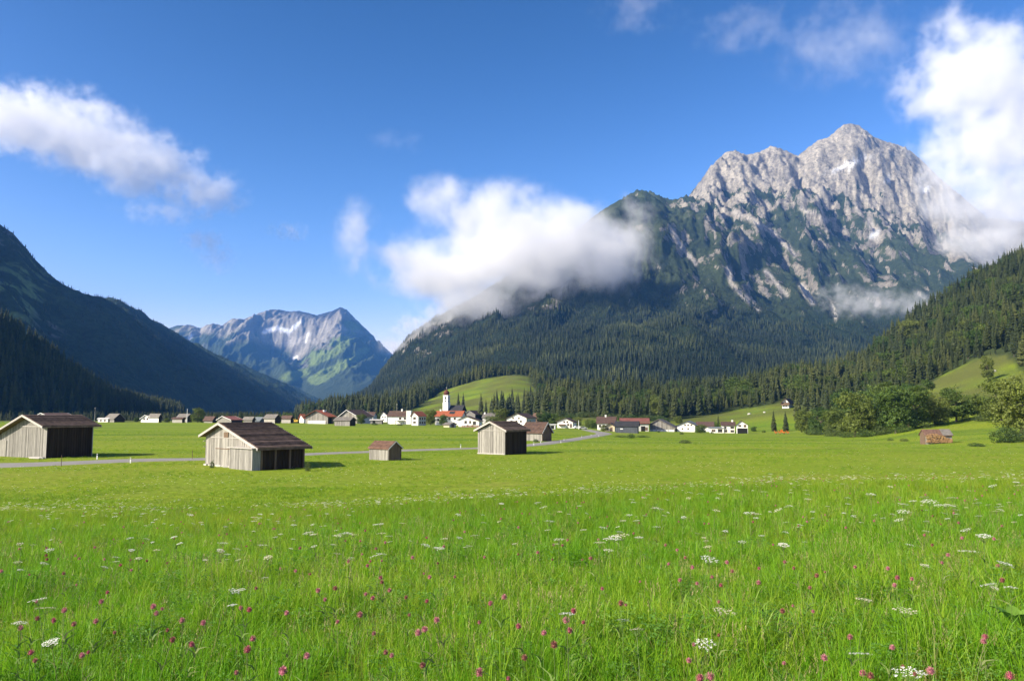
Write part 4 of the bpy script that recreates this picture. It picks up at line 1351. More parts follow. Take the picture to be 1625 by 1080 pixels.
M_brown = simple_mat('brown_roof_tiles', (.085, .052, .040), var=.4, nscale=1.5, objvar=.14, bump=.4)
M_red = simple_mat('orange_red_tiles', (.36, .105, .048), var=.25, nscale=1.2, objvar=.1, bump=.3)
M_dred = simple_mat('dull_red_sheet', (.20, .075, .058), var=.2, nscale=.5, objvar=.08)
M_grroof = simple_mat('grey_roof', (.16, .145, .125), var=.3, nscale=1.0, objvar=.1, bump=.3)
M_blroof = simple_mat('blue_grey_roof', (.15, .17, .18), var=.2, nscale=.7, objvar=.08)
M_dkroof = simple_mat('dark_roof', (.035, .035, .038), var=.3, nscale=.7, objvar=.08)
M_rustor = simple_mat('rust_red_roof', (.135, .078, .055), var=.5, nscale=2.5, objvar=.15, bump=.3)
M_pane, _nt, _b = newmat('window_glass')
_b.inputs['Base Color'].default_value = (.02, .025, .03, 1); _b.inputs['Roughness'].default_value = .12
M_frame = simple_mat('window_frame', (.30, .20, .12), var=.2, objvar=.1)
M_white = simple_mat('white_paint', (.8, .8, .78), var=.04, objvar=.02, rough=.5)
M_black = simple_mat('dark_opening', (.012, .011, .010), var=.3)
M_metal = simple_mat('dull_metal', (.30, .30, .30), var=.2, rough=.5)
M_copper = simple_mat('red_brown_dome', (.11, .035, .022), var=.25, rough=.7, nscale=.6)
M_yellow = simple_mat('yellow_paint', (.62, .40, .04), var=.15, rough=.5)
M_orange = simple_mat('orange_paint', (.62, .16, .03), var=.15, rough=.5)
M_log = simple_mat('split_logs', (.42, .26, .12), var=.35, objvar=.3)
M_stone = simple_mat('pale_stone', (.48, .46, .42), var=.2)

_cube = mesh('board', [(-.5, -.5, -.5), (.5, -.5, -.5), (.5, .5, -.5), (-.5, .5, -.5), (-.5, -.5, .5), (.5, -.5, .5), (.5, .5, .5), (-.5, .5, .5)],
             [(0, 3, 2, 1), (4, 5, 6, 7), (0, 1, 5, 4), (1, 2, 6, 5), (2, 3, 7, 6), (3, 0, 4, 7)])
_cubes = {}


def cube_for(mat):
    if mat.name not in _cubes:
        me = _cube.copy(); me.name = 'board'; me.materials.append(mat); _cubes[mat.name] = me
    return _cubes[mat.name]


def box(name, mat, parent, c, d, rot=None):
    o = mobj(name, cube_for(mat), parent, c)
    o.scale = d
    if rot: o.rotation_euler = rot
    return o


class MB:
    def __init__(s): s.v = []; s.f = []

    def quadprism(s, poly, a0, a1, axis):
        """poly: list of (p,z) (counter-clockwise), extruded from a0 to a1. axis 'F': p->X, extrude Y ; 'S': p->Y, extrude X"""
        b = len(s.v); n = len(poly)
        for a in (a0, a1):
            for p, z in poly:
                s.v.append((p, a, z) if axis == 'F' else (a, p, z))
        s.f.append(tuple(range(b, b + n))); s.f.append(tuple(range(b + 2 * n - 1, b + n - 1, -1)))
        for i in range(n):
            j = (i + 1) % n
            s.f.append((b + i, b + n + i, b + n + j, b + j))

    def box(s, c, d):
        b = len(s.v)
        for sx, sy, sz in ((-1, -1, -1), (1, -1, -1), (1, 1, -1), (-1, 1, -1), (-1, -1, 1), (1, -1, 1), (1, 1, 1), (-1, 1, 1)):
            s.v.append((c[0] + sx * d[0] / 2, c[1] + sy * d[1] / 2, c[2] + sz * d[2] / 2))
        for q in ((0, 3, 2, 1), (4, 5, 6, 7), (0, 1, 5, 4), (1, 2, 6, 5), (2, 3, 7, 6), (3, 0, 4, 7)):
            s.f.append(tuple(b + k for k in q))

    def lathe(s, prof, k=16, c=(0, 0)):
        b = len(s.v)
        for r, z in prof:
            for q in range(k):
                a = 2 * math.pi * q / k
                s.v.append((c[0] + r * math.cos(a), c[1] + r * math.sin(a), z))
        for j in range(len(prof) - 1):
            for q in range(k):
                s.f.append((b + j * k + q, b + j * k + (q + 1) % k, b + (j + 1) * k + (q + 1) % k, b + (j + 1) * k + q))

    def make(s, name, mat, parent=None, smooth=False, loc=None):
        me = mesh(name, s.v, s.f, mat, smooth)
        bm_ = bmesh.new(); bm_.from_mesh(me)
        bmesh.ops.recalc_face_normals(bm_, faces=bm_.faces)
        bm_.to_mesh(me); bm_.free()
        return mobj(name, me, parent, loc)


def zat(row, y):
    return float(zrow(row, y))


def building(name, label, cat, c, l, e, ap, a=30, r=None, L=None, t='F', e2=None, wall=None, side=None, roof=None, trim=None,
             oe=.5, og=.6, th=.16, win=(), chim=(), boards=0, sboards=0, courses=0, base=None, gable_wood=None, group=None, flat=False, D=None):
    """c: nearest vertical corner (px,row of its foot); l / r: px where the front / side wall ends; e: row of the wall top at the corner;
    e2: row of the wall top at the other end of a gabled front; ap: (px,row) of the apex; a: turn in degrees"""
    wall = wall or M_plaster; side = side or wall; roof = roof or M_brown
    if D is None:
        x0, y0, z0 = at(*c)
    else:
        x0, y0, z0 = P(c[0], c[1], D)
    A = math.radians(a)
    ca, sa = math.cos(A), math.sin(A)
    ul = (l - 812.5) / F
    W = (ul * y0 - x0) / (-ca - ul * sa)
    if L is None:
        ur = (r - 812.5) / F
        L = (ur * y0 - x0) / (sa - ur * ca)
        L = min(max(L, 2.0), 26.0)
    W = min(max(W, 1.5), 40)
    T = empty(name, (x0, y0, z0), -A, label, cat, group)

    def wpos(X, Y):
        return x0 + X * ca + Y * sa, y0 - X * sa + Y * ca
    hr = zat(e, y0) - z0
    if t == 'F':
        hl = hr if e2 is None else zat(e2, wpos(-W, 0)[1]) - z0
        ua = (ap[0] - 812.5) / F
        xa = -(ua * y0 - x0) / (-ca - ua * sa)
        xa = min(max(xa, -W * .9), -W * .1)
        ha = zat(ap[1], wpos(xa, 0)[1]) - z0
        p0, pa, p1, h0, h1, ext = -W, xa, 0.0, hl, hr, L
    else:
        pa = L * .5
        ha = zat(ap[1], wpos(0, pa)[1]) - z0
        p0, p1, h0, h1, ext = 0.0, L, hr, hr, W
    ha = max(ha, max(h0, h1) + .15)
    a0, a1 = (0.0, L) if t == 'F' else (-W, 0.0)
    m = MB()
    board_m = wall
    if boards and wall in (MW_grey, MW_pale): wall = MW_mid
    m.quadprism([(p0, -1.2), (p1, -1.2), (p1, h1), (pa, ha), (p0, h0)], a0, a1, t)
    w_o = m.make('wall', wall, T)
    me = w_o.data
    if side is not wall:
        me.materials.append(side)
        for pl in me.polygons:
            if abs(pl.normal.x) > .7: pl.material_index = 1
    # roof
    s0 = (ha - h0) / (pa - p0); s1 = (ha - h1) / (p1 - pa)
    q0 = p0 - oe; q1 = p1 + oe
    z_0 = ha - s0 * (pa - q0); z_1 = ha - s1 * (q1 - pa)
    v0 = th * math.sqrt(1 + s0 * s0); v1 = th * math.sqrt(1 + s1 * s1); vr = max(v0, v1)
    up = .03
    b0, b1 = a0 - og, a1 + og
    mr = MB()
    mr.quadprism([(q0, z_0 + up), (pa, ha + up), (pa, ha + up + vr), (q0, z_0 + up + v0)], b0, b1, t)
    mr.quadprism([(pa, ha + up), (q1, z_1 + up), (q1, z_1 + up + v1), (pa, ha + up + vr)], b0, b1, t)
    ro = mr.make('roof', roof, T)
    if trim is not None:
        for (pp, zz, vv, s_) in ((q0, z_0, v0, 1), (q1, z_1, v1, -1)):
            for bb, dd in ((b0, -1), (b1, 1)):
                if t == 'S' and dd < 0: continue
                mt = MB()
                mt.quadprism([(pp, zz + up - .05), (pa, ha + up - .05), (pa, ha + up + vr + .03), (pp, zz + up + vv + .03)] if s_ > 0 else
                             [(pa, ha + up - .05), (pp, zz + up - .05), (pp, zz + up + vv + .03), (pa, ha + up + vr + .03)],
                             bb + (dd * .004 if dd > 0 else -.055), bb + (.055 if dd > 0 else -.004), t)
                mt.make('bargeboard', trim, T)
                if t == 'F' and dd > 0: pass
    # tile courses on the slopes
    if courses:
        for (pe, ze, s_, sg) in ((q0, z_0 + v0, s0, 1), (q1, z_1 + v1, s1, -1)):
            run = abs(pa - pe)
            slope_len = math.hypot(run, s_ * run)
            n = max(3, int(slope_len / courses))
            an = math.atan(s_)
            for k in range(n):
                f0, f1 = k / n, (k + 1.12) / n
                f1 = min(f1, 1.0)
                lift0, lift1 = .13, .02
                pA = pe + sg * run * f0; zA = ze + up + s_ * run * f0
                pB = pe + sg * run * f1; zB = ze + up + s_ * run * f1
                mt = MB()
                j = random.uniform(-.03, .03)
                mt.quadprism([(pA, zA + .005), (pB, zB + .003), (pB, zB + lift1 + .004), (pA, zA + lift0 + j)] if sg > 0 else
                             [(pB, zB + .003), (pA, zA + .005), (pA, zA + lift0 + j), (pB, zB + lift1 + .004)], b0 + .04, b1 - .04, t)
                mt.make('tile_course', roof, T)
    # board cladding
    def ztop(p):
        if p <= pa: return h0 + (p - p0) * s0
        return h1 + (p1 - p) * s1
    if boards:
        n = max(3, int(W / boards)); bw = W / n
        for i in range(n):
            xl, xr = -W + i * bw, -W + (i + 1) * bw
            zt = (min(ztop(xl), ztop(xr)) if t == 'F' else hr) - .03
            zt2 = zt
            if base: zb = base
            else: zb = -.25 + random.uniform(-.06, .06)
            th_ = .035 + random.uniform(0, .03)
            o = box('board', board_m, T, ((xl + xr) / 2, -th_ / 2 - .004, (zb + zt2) / 2), (bw * random.uniform(.74, .90), th_, zt2 - zb))
    if sboards:
        n = max(3, int(L / sboards)); bw = L / n
        for i in range(n):
            yl, yr = i * bw, (i + 1) * bw
            zt = (min(ztop(yl), ztop(yr)) if t == 'S' else hr) - .03
            th_ = .035 + random.uniform(0, .03)
            box('board', side, T, (th_ / 2 + .004, (yl + yr) / 2, (-.25 + zt) / 2), (th_, bw * random.uniform(.84, .94), zt + .25))
    if base and not boards:
        pass
    # windows: (face, fraction along, row or z-fraction, width m, height m)
    for wv in win:
        face, fr, zf, ww, hh = wv[:5]
        kind = wv[5] if len(wv) > 5 else 'window'
        zc = zf * hr if zf < 3 else zf
        mf = MB()
        if face == 'F':
            X = -W + fr * W
            fw = .08
            if kind == 'window':
                for c_, d_ in (((X, -.04, zc + hh / 2), (ww + .16, .08, fw)), ((X, -.04, zc - hh / 2), (ww + .16, .08, fw)),
                               ((X - ww / 2, -.04, zc), (fw, .08, hh - fw)), ((X + ww / 2, -.04, zc), (fw, .08, hh - fw)), ((X, -.03, zc), (.05, .05, hh - fw))):
                    mf.box(c_, d_)
                f_ = mf.make('window', M_frame, T)
                box('pane', M_pane, f_, (X, -.012, zc), (ww - .02, .014, hh - .02))
            elif kind == 'balcony':
                mf.box((X, -.55, zc), (ww, 1.1, .14)); mf.box((X, -1.07, zc + hh / 2), (ww, .06, hh)); mf.box((X - ww / 2, -.55, zc + hh / 2), (.06, 1.0, hh)); mf.box((X + ww / 2, -.55, zc + hh / 2), (.06, 1.0, hh))
                mf.make('balcony', MW_mid, T)
            elif kind == 'band':
                mf.box((X, -.035, zc), (ww, .06, hh)); mf.make('wood_cladding', MW_mid, T)
            elif kind == 'plinth':
                mf.box((X, -.05, zc), (ww, .09, hh)); mf.make('plinth', M_plaster, T)
            elif kind == 'awning':
                mf.box((X, -.7, zc), (ww, 1.4, .12)); mf.box((X - ww / 2 + .06, -1.3, zc / 2), (.1, .1, zc)); mf.box((X + ww / 2 - .06, -1.3, zc / 2), (.1, .1, zc)); mf.make('awning', roof, T)
            else:
                mf.box((X, -.03, zc), (ww, .05, hh)); mf.make('door' if kind in ('door', 'paledoor') else 'opening', {'door': MW_mid, 'paledoor': MW_pale}.get(kind, M_black), T)
        else:
            Y = fr * L
            fw = .08
            if kind == 'window':
                for c_, d_ in (((.04, Y, zc + hh / 2), (.08, ww + .16, fw)), ((.04, Y, zc - hh / 2), (.08, ww + .16, fw)),
                               ((.04, Y - ww / 2, zc), (.08, fw, hh - fw)), ((.04, Y + ww / 2, zc), (.08, fw, hh - fw)), ((.03, Y, zc), (.05, .05, hh - fw))):
                    mf.box(c_, d_)
                f_ = mf.make('window', M_frame, T)
                box('pane', M_pane, f_, (.012, Y, zc), (.014, ww - .02, hh - .02))
            else:
                mf.box((.045, Y, zc), (.03, ww, hh)); mf.make('door' if kind == 'door' else 'opening', MW_mid if kind == 'door' else M_black, T)
    for (fa, fb, hch) in chim:
        X = -W + fa * W; Y = fb * L
        p = X if t == 'F' else Y
        zt = ztop(p)
        mc = MB(); mc.box((X, Y, zt + hch / 2), (.8, .8, hch + .8)); mc.box((X, Y, zt + hch + .48), (.95, .95, .14))
        mc.make('chimney', M_plaster, T)
    return T, dict(W=W, L=L, hr=hr, ha=ha, pa=pa, h0=h0, h1=h1, z0=z0, s0=s0, s1=s1, q0=q0, q1=q1, a0=a0, a1=a1)


# ---- foreground barns
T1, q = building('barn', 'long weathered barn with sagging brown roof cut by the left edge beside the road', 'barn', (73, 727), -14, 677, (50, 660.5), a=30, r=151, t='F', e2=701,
                 wall=MW_grey, side=MW_shaded, roof=M_rust, trim=M_trim, oe=.45, og=.9, boards=.19, sboards=.3, courses=.42)
box('door', MW_pale, T1, (-q['W'] * .80, -.10, 1.05), (q['W'] * .30, .05, 2.1))
m = MB(); m.box((.12, q['L'] + .35, q['hr'] - .25), (.07, .8, .07)); m.box((.12, q['L'] - .03, q['hr'] * .5), (.08, .08, q['hr'])); m.make('downpipe', M_metal, T1)
box('crossbeam', M_trim, T1, (-q['W'] * .22, -.09, q['hr'] + .02), (q['W'] * .42, .05, .10))
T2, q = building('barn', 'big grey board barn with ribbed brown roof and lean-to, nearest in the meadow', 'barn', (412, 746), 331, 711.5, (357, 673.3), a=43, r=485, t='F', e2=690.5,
                 wall=MW_pale, side=MW_shaded, roof=M_rust, trim=M_trim, oe=.6, og=.6, boards=.17, sboards=.3, courses=.36)  # dark side boards paint in the unlit inside of the open shed
W2, L2 = q['W'], q['L']
# lean-to box in front of the right part
n = 16; lw = W2 * .40
m = MB(); m.box((-lw / 2 + .15, -.45, .95), (lw, .86, 2.3)); m.make('lean_to_wall', MW_grey, T2)
for i in range(n):
    bw = lw / n
    box('board', MW_grey, T2, (-lw + .15 + bw * (i + .5), -.90, .9 + random.uniform(-.03, .03)), (bw * .88, .03, 2.3))
box('lean_to_roof', M_trim, T2, (-lw / 2 + .1, -.50, 2.16), (lw + .5, 1.15, .09))
box('crossbeam', M_trim, T2, (-W2 * .62, -.08, 3.05), (W2 * .55, .05, .08))
box('crossbeam', MW_mid, T2, (-W2 * .62, -.08, 1.9), (W2 * .35, .05, .07))
m = MB()
for zz in (1.9, 2.5): m.box((-W2 - .45, .6, zz), (.9, .12, .07)); m.box((-W2 - .45, 2.0, zz), (.9, .12, .07)); m.box((-W2 - .62, 1.3, zz + .1), (.12, 2.6, .07))
m.make('side_rack', M_trim, T2)
for f_ in (.02, .33, .66, .98):
    box('post', MW_mid, T2, (.12, L2 * f_, q['hr'] * .5), (.16, .16, q['hr']))
box('sill_beam', M_trim, T2, (-W2 * .7, -.10, .08), (W2 * .55, .14, .16))
T3, q = building('hut', 'tiny board hut with rusty red saddle roof in the middle of the meadow', 'hut', (617, 730.5), 588.3, 711.5, (627, 701.2), a=38, r=636, t='S',
                 wall=MW_pale, side=MW_mid, roof=M_rustor, trim=M_trim, oe=.18, og=.15, th=.07, boards=.2, sboards=.2, courses=.22)
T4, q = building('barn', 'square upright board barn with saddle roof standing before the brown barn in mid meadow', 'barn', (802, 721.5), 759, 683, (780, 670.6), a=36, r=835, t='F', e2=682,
                 wall=MW_pale, side=MW_shaded, roof=M_rust, trim=M_trim, oe=.45, og=.4, boards=.19, sboards=.25, courses=.36)
box('crossbeam', M_trim, T4, (-q['W'] / 2, -.085, q['hr'] - .02), (q['W'] * .98, .04, .09))
box('sill_beam', M_trim, T4, (-q['W'] / 2, -.10, .1), (q['W'] * 1.0, .12, .14))
T5, q = building('barn', 'brown roofed board barn half hidden behind the square upright barn', 'barn', (860.4, 699.8), 829, 685, (869, 671.5), a=38, r=874.5, t='S',
                 wall=MW_pale, side=MW_mid, roof=M_brown, trim=M_trim, oe=.35, og=.35, boards=.3, sboards=.3, courses=.5)
# firewood shed
T6, q = building('firewood_shed', 'open firewood shed with rusty and grey roof halves on the right meadow', 'shed', (1511, 702.3), 1463.5, 689.5, (None, 682), a=6, L=2.6, t='S',
                 wall=MW_pale, side=MW_mid, roof=M_rustor, oe=.35, og=.15, th=.10, boards=.3)
m = MB()
s_ = q['s0']
m.quadprism([(-.37, q['h0'] - s_ * .37 + .16), (q['pa'], q['ha'] + .16), (q['pa'], q['ha'] + .20), (-.37, q['h0'] - s_ * .37 + .20)], -q['W'] * .36, .16, 'S')
m.make('grey_roof_panel', M_grroof, T6)
# firewood heap: cut log ends
g_ = random.Random(5); vv, ff_ = [], []
Wf = q['W']
for i in range(330):
    fx = g_.uniform(.03, .97)
    top = 1.75 * (1 - max(0, fx - .45) * 1.25) if fx < .9 else .7
    z = g_.uniform(.05, max(.3, top)); X = -Wf + fx * Wf; Yb = -.18 - .5 * (1 - z / 1.8) - g_.uniform(0, .12); rd = g_.uniform(.06, .12)
    b0 = len(vv)
    tl = g_.uniform(-.5, .5)
    for yy in (Yb - .05, Yb + .4):
        for k_ in range(5):
            an = tl + 2 * math.pi * k_ / 5
            vv.append((X + rd * math.cos(an) + (yy - Yb) * tl * .5, yy, z + rd * math.sin(an)))
    ff_.append(tuple(range(b0 + 4, b0 - 1, -1)))
    for k_ in range(5): ff_.append((b0 + k_, b0 + (k_ + 1) % 5, b0 + 5 + (k_ + 1) % 5, b0 + 5 + k_))
fw_ = mobj('firewood', mesh('firewood', vv, ff_, M_log), None)
fw_.matrix_world = Matrix.Translation(T6.location) @ Matrix.Rotation(T6.rotation_euler.z, 4, 'Z')
tag(fw_, 'heap of split firewood stacked under the open shed', None, None, 'stuff')
building('shed', 'little brown shed under the big broadleaf trees on the right', 'shed', (1444, 676.5), 1438.8, 669.3, (1449, 664), a=58, r=1455, t='S', wall=MW_mid, side=MW_grey, roof=M_dkroof, oe=.3, og=.3, boards=.35, sboards=.35)

for T_, W_, L_, H_ in ((T2, W2, L2, 2.2),):
    box('loft_hatch', MW_mid, T_, (-W_ * .60, -.10, 3.35), (.9, .05, .55))
    for i_ in range(4): box('foundation_stone', M_stone, T_, (-W_ * (.95 - .13 * i_), -.22, .05), (.55, .3, .28), (0, 0, .2 * i_))
# ---- far row on the left
V = 'village'
def B(*a_, **k_): return building(*a_, **k_)


B('house', 'house with white edged gable peeping over the left barn roof', 'house', (78, 669.6), 60, 660.5, (69, 655.3), a=32, r=121, e2=660.5, wall=M_plaster_g, roof=M_brown, trim=M_white, win=[('F', .5, .5, 1, 1)])
B('cottage', 'small low white cottage at the far field edge right of the left barn', 'house', (171, 669.6), 158.6, 664.5, (None, 663), a=15, r=173, t='S', roof=M_plaster_g, win=[('F', .3, .5, .9, .9), ('F', .7, .5, .9, .9)], oe=.3)
B('hut', 'far grey shed with steep lean roof right of the low white cottage', 'shed', (181, 669.8), 169, 664, (195, 656.6), a=48, r=201, t='S', wall=MW_pale, side=MW_shaded, roof=M_grroof)
B('house', 'small white gabled house touching a pale shed at the far field edge', 'house', (238, 669.9), 226.5, 661, (233.5, 658.8), a=18, r=239.5, e2=664, wall=M_plaster, roof=M_brown, trim=M_white, win=[('F', .35, .6, 1, 1), ('F', .7, .6, 1, 1)])
B('shed', 'pale plaster shed with grey roof attached right of the small white gabled house', 'shed', (251.4, 670), 239, 660.8, (254, 656.8), a=32, r=256.5, t='S', wall=M_plaster, side=MW_shaded, roof=M_grroof)
B('hut', 'low pale hut in front of the dark hut left of the lone tree', 'hut', (288.8, 670.5), 276, 664, (290, 662.3), a=25, r=293, t='S', wall=MW_pale, side=MW_shaded, roof=M_brown)
B('hut', 'dark hut with grey roof beside the lone round tree', 'hut', (297, 669.7), 284, 660.8, (302, 656.8), a=35, r=307, t='S', wall=MW_grey, side=MW_shaded, roof=M_grroof, trim=M_trim)
B('house', 'low house with brown roof right of the lone round tree', 'house', (337, 670.6), 326, 666, (341, 661), a=30, r=346, t='S', wall=MW_pale, side=MW_shaded, roof=M_brown)
B('barn', 'far barn with reddish roof and pale gable above the big barn ridge', 'barn', (367, 671.5), 347.5, 666, (356, 660.5), a=35, r=387, e2=666, wall=MW_pale, side=MW_shaded, roof=M_dred, trim=M_white)
B('hut', 'far pale hut with grey roof between the reddish barn and the slate roof', 'hut', (400, 670.8), 388.5, 665, (402, 661.5), a=30, r=405, t='S', wall=MW_pale, side=MW_shaded, roof=M_grroof)
B('shed', 'low shed with slate blue roof among the far huts', 'shed', (412, 670.2), 404, 667, (418, 661.8), a=32, r=424, t='S', wall=MW_slate, side=MW_slate, roof=M_blroof)
B('hut', 'tall pale hut with grey roof just above the right end of the big barn ridge', 'hut', (436, 671.5), 421, 662.8, (441, 657.6), a=35, r=447, t='S', wall=MW_pale, side=MW_shaded, roof=M_grroof)
B('hut', 'pale hut with dark roof left of the yellow excavator', 'hut', (461, 671), 448.5, 663, (463, 659.5), a=30, r=466, t='S', wall=MW_pale, side=MW_shaded, roof=M_brown)
B('house', 'narrow little house with orange roof beside the yellow excavator', 'house', (482, 670.8), 476.8, 663.5, (479, 657.4), a=40, r=486.5, e2=663, wall=M_plaster, roof=M_red)
Tb, q = B('barn', 'large farm barn with orange red roof and grey board gable on a white base', 'barn', (520.3, 672.3), 486.5, 660, (503.5, 651), a=24, r=531, e2=660.5, wall=MW_grey, side=MW_mid, roof=M_red, trim=M_brown, oe=1.2, og=1.4,
          win=[('F', .5, .16, 11.6, 2.1, 'plinth'), ('S', .35, .4, 3.0, 3.2, 'opening')], boards=.8, chim=[(.62, .75, .5), (.62, .95, .5)])
for fx in (.16, .33, .53, .92): box('small_window', M_black, Tb, (-q['W'] * (1 - fx), -.11, .75), (.55, .05, .5))
B('barn', 'pale gabled farm building with white roof edge behind the small front hut', 'barn', (567, 671.7), 540.5, 659.8, (552, 650.6), a=22, r=592, e2=660, wall=MW_pale, side=M_plaster_g, roof=M_brown, trim=M_white, oe=1.0, og=1.0, boards=.9)
B('hut', 'small grey hut in the field in front of the two big farm barns', 'hut', (555.3, 675.6), 532, 666.5, (560, 662), a=26, r=565.5, t='S', wall=MW_grey, side=MW_shaded, roof=M_grroof, oe=.5, og=.5, boards=.6, sboards=.6)
WN = [('F', .2, .72, .9, 1.1), ('F', .5, .72, .9, 1.1), ('F', .8, .72, .9, 1.1), ('F', .2, .3, .9, 1.1), ('F', .5, .3, .9, 1.1), ('F', .8, .3, .9, 1.1)]
B('house', 'shaded pale house with rows of windows left of the flat garage', 'house', (592, 670.8), 577, 660, (595, 653.8), a=12, r=599, t='S', wall=M_plaster_g, roof=M_brown, win=WN)  # white house in its neighbours' shade, put in as greyer plaster
B('garage', 'flat roofed garage with a tree behind it left of the large white house', 'garage', (606, 672.5), 589, 666.3, (None, 665.3), a=10, r=608.5, t='S', wall=MW_grey, side=MW_shaded, roof=M_stone, oe=.5, win=[('F', .3, .5, 1.6, 1.6, 'opening')])
B('house', 'small white gabled house squeezed left of the large white house', 'house', (614, 669.5), 604.8, 658.5, (609, 653.2), a=18, r=618, e2=659, wall=M_plaster, roof=M_brown, win=[('F', .35, .75, .9, .9), ('F', .7, .75, .9, .9), ('F', .5, .35, .9, .9)])
Th, q = B('house', 'large white house with brown roof, chimney and tall white stair bay', 'house', (646, 673), 616.3, 660, (None, 652), a=10, L=9, t='S', wall=M_plaster, roof=M_brown, chim=[(.62, .45, 1.0)],
          win=[('F', .64, .72, 1.3, 1.2), ('F', .88, .72, 1.3, 1.2), ('F', .68, 1.55, 6.4, .3, 'band')])
m = MB(); bx = .3; hb = zat(653, Th.location.y) - Th.location.z
m.box((bx + 1.2, -1.1, hb / 2), (2.7, 2.2, hb + 1)); m.box((bx + 1.2, -1.1, hb + .57), (3.0, 2.5, .16)); m.make('stair_bay', M_plaster, Th)
m = MB(); m.box((-3.5, -1.6, 2.1), (5.2, 2.8, .16)); m.box((-5.9, -2.7, 1.0), (.16, .16, 2.1)); m.box((-1.1, -2.7, 1.0), (.16, .16, 2.1)); m.make('porch', simple_mat('mossy_roof', (.07, .09, .045)), Th)
B('house', 'orange roofed wing right of the tall white stair bay', 'house', (663.5, 674.8), 654, 659.5, (657, 653.2), a=28, r=676.5, e2=658.5, wall=M_plaster, side=M_plaster_g, roof=M_red, trim=M_brown,
  win=[('F', .45, .75, 1.5, 1.2), ('F', .45, .33, 1.5, 1.0), ('S', .25, .7, 1, 1.1), ('S', .55, .7, 1, 1.1), ('S', .85, .7, 1, 1.1), ('S', .25, .3, 1, 1.1), ('S', .55, .3, 1, 1.1), ('S', .85, .3, 1, 1.1)])

# ---- church
cx_, cy_, cz_ = at(708.3, 670.5)
k_ = cy_ / F
Tc = empty('church', (cx_, cy_, cz_), R(-20), 'white village church with slender tower, red brown onion dome and dark nave', 'church')
hw = 4.25 * k_
zt = zat(627.3, cy_) - cz_; z1 = zat(639, cy_) - cz_
m = MB(); m.box((0, 0, z1 / 2 - .5), (hw * 2.15, hw * 2.15, z1 + 1)); m.box((0, 0, (z1 + zt) / 2), (hw * 1.9, hw * 1.9, zt - z1 + .02)); m.box((0, 0, zt + .15), (hw * 2.1, hw * 2.1, .3)); m.box((0, 0, z1 + .12), (hw * 2.3, hw * 2.3, .25))
m.make('tower', M_plaster, Tc)
for (X, Y, dx, dy) in ((0, -hw * .96, .9, .1), (-hw * .96, 0, .1, .9), (hw * .96, 0, .1, .9)):
    box('belfry_opening', M_black, Tc, (X, Y, zt - 1.9), (dx, dy, 1.9)); box('clock_face', M_black, Tc, (X, Y, zt - 4.2), (dx * 1.1, dy * 1.1, 1.0))
hd = zat(618.8, cy_) - cz_ - zt
m = MB(); m.lathe([(hw * 1.0, zt + .3), (hw * .72, zt + .3 + hd * .08), (hw * .95, zt + hd * .25), (hw * 1.12, zt + hd * .42), (hw * 1.05, zt + hd * .62), (hw * .72, zt + hd * .82), (hw * .30, zt + hd * .97), (hw * .14, zt + hd * 1.12), (.04, zt + hd * 1.3)], 18)
m.make('onion_dome', M_copper, Tc, True)
m = MB(); ztop_ = zat(613.8, cy_) - cz_
m.box((0, 0, (zt + hd * 1.2 + ztop_) / 2), (.26, .26, ztop_ - zt - hd * 1.2)); m.box((0, 0, ztop_ - .6), (.9, .12, .12)); m.lathe([(.01, zt + hd * 1.42), (.25, zt + hd * 1.48), (.01, zt + hd * 1.54)], 8); m.make('cross', M_metal, Tc)
m = MB(); nl = 21 * k_ * 1.1; hr_ = zat(643, cy_) - cz_; he_ = zat(652, cy_) - cz_
m.box((hw + nl / 2, 3.0, he_ / 2 - .5), (nl, 8.6, he_ + 1)); m.make('nave', M_plaster, Tc)
m = MB(); m.quadprism([(-1.9, he_ - .3), (3.0, hr_), (3.0, hr_ + .25), (-1.9, he_)], hw + .05, hw + nl + .5, 'S'); m.quadprism([(3.0, hr_), (7.9, he_ - .3), (7.9, he_), (3.0, hr_ + .25)], hw + .05, hw + nl + .5, 'S')
m.make('nave_roof', M_dkroof, Tc)
for f_ in (.2, .45, .7): box('nave_window', M_pane, Tc, (hw + nl * f_, -1.32, he_ * .6), (.9, .05, 2.2))

Tq, q = B('house', 'wide house with bright orange roof directly below the church tower', 'house', (732, 675), 691, 660, (None, 652), a=10, L=10, t='S', wall=M_plaster, roof=M_red, chim=[(.12, .5, .5)],
          win=[('F', .12, .6, 1, 1.2), ('F', .3, .6, 1, 1.2), ('F', .55, .75, 1.2, 1.3), ('F', .75, .75, 1, 1.2)])
m = MB(); s_ = q['s0']
m.quadprism([(q['pa'] * .35, q['h0'] + s_ * q['pa'] * .35 + .24), (q['pa'] * .85, q['h0'] + s_ * q['pa'] * .85 + .24), (q['pa'] * .85, q['h0'] + s_ * q['pa'] * .85 + .32), (q['pa'] * .35, q['h0'] + s_ * q['pa'] * .35 + .32)], -q['W'] * .5, -q['W'] * .3, 'S')
m.make('solar_panel', M_dkroof, Tq)
B('garage', 'small beige garage before the orange roofed house', 'garage', (713, 677.8), 704.5, 673.5, (None, 670.5), a=30, r=724, t='S', wall=M_cream, side=M_plaster_g, roof=M_grroof, win=[('S', .5, .45, 2.2, 1.9, 'door')])
B('barn', 'grey gabled barn behind the white house right of the church', 'barn', (754, 669.2), 737, 657.5, (744.5, 651.2), a=20, r=766, e2=658, wall=MW_grey, side=MW_shaded, roof=M_brown, trim=M_trim)
B('house', 'house with wide grey brown roof between the grey barn and the tall green tree', 'house', (783, 672), 766, 662, (785, 655.5), a=14, r=788, t='S', wall=M_plaster_g, roof=M_grroof, chim=[(.1, .4, .7)])
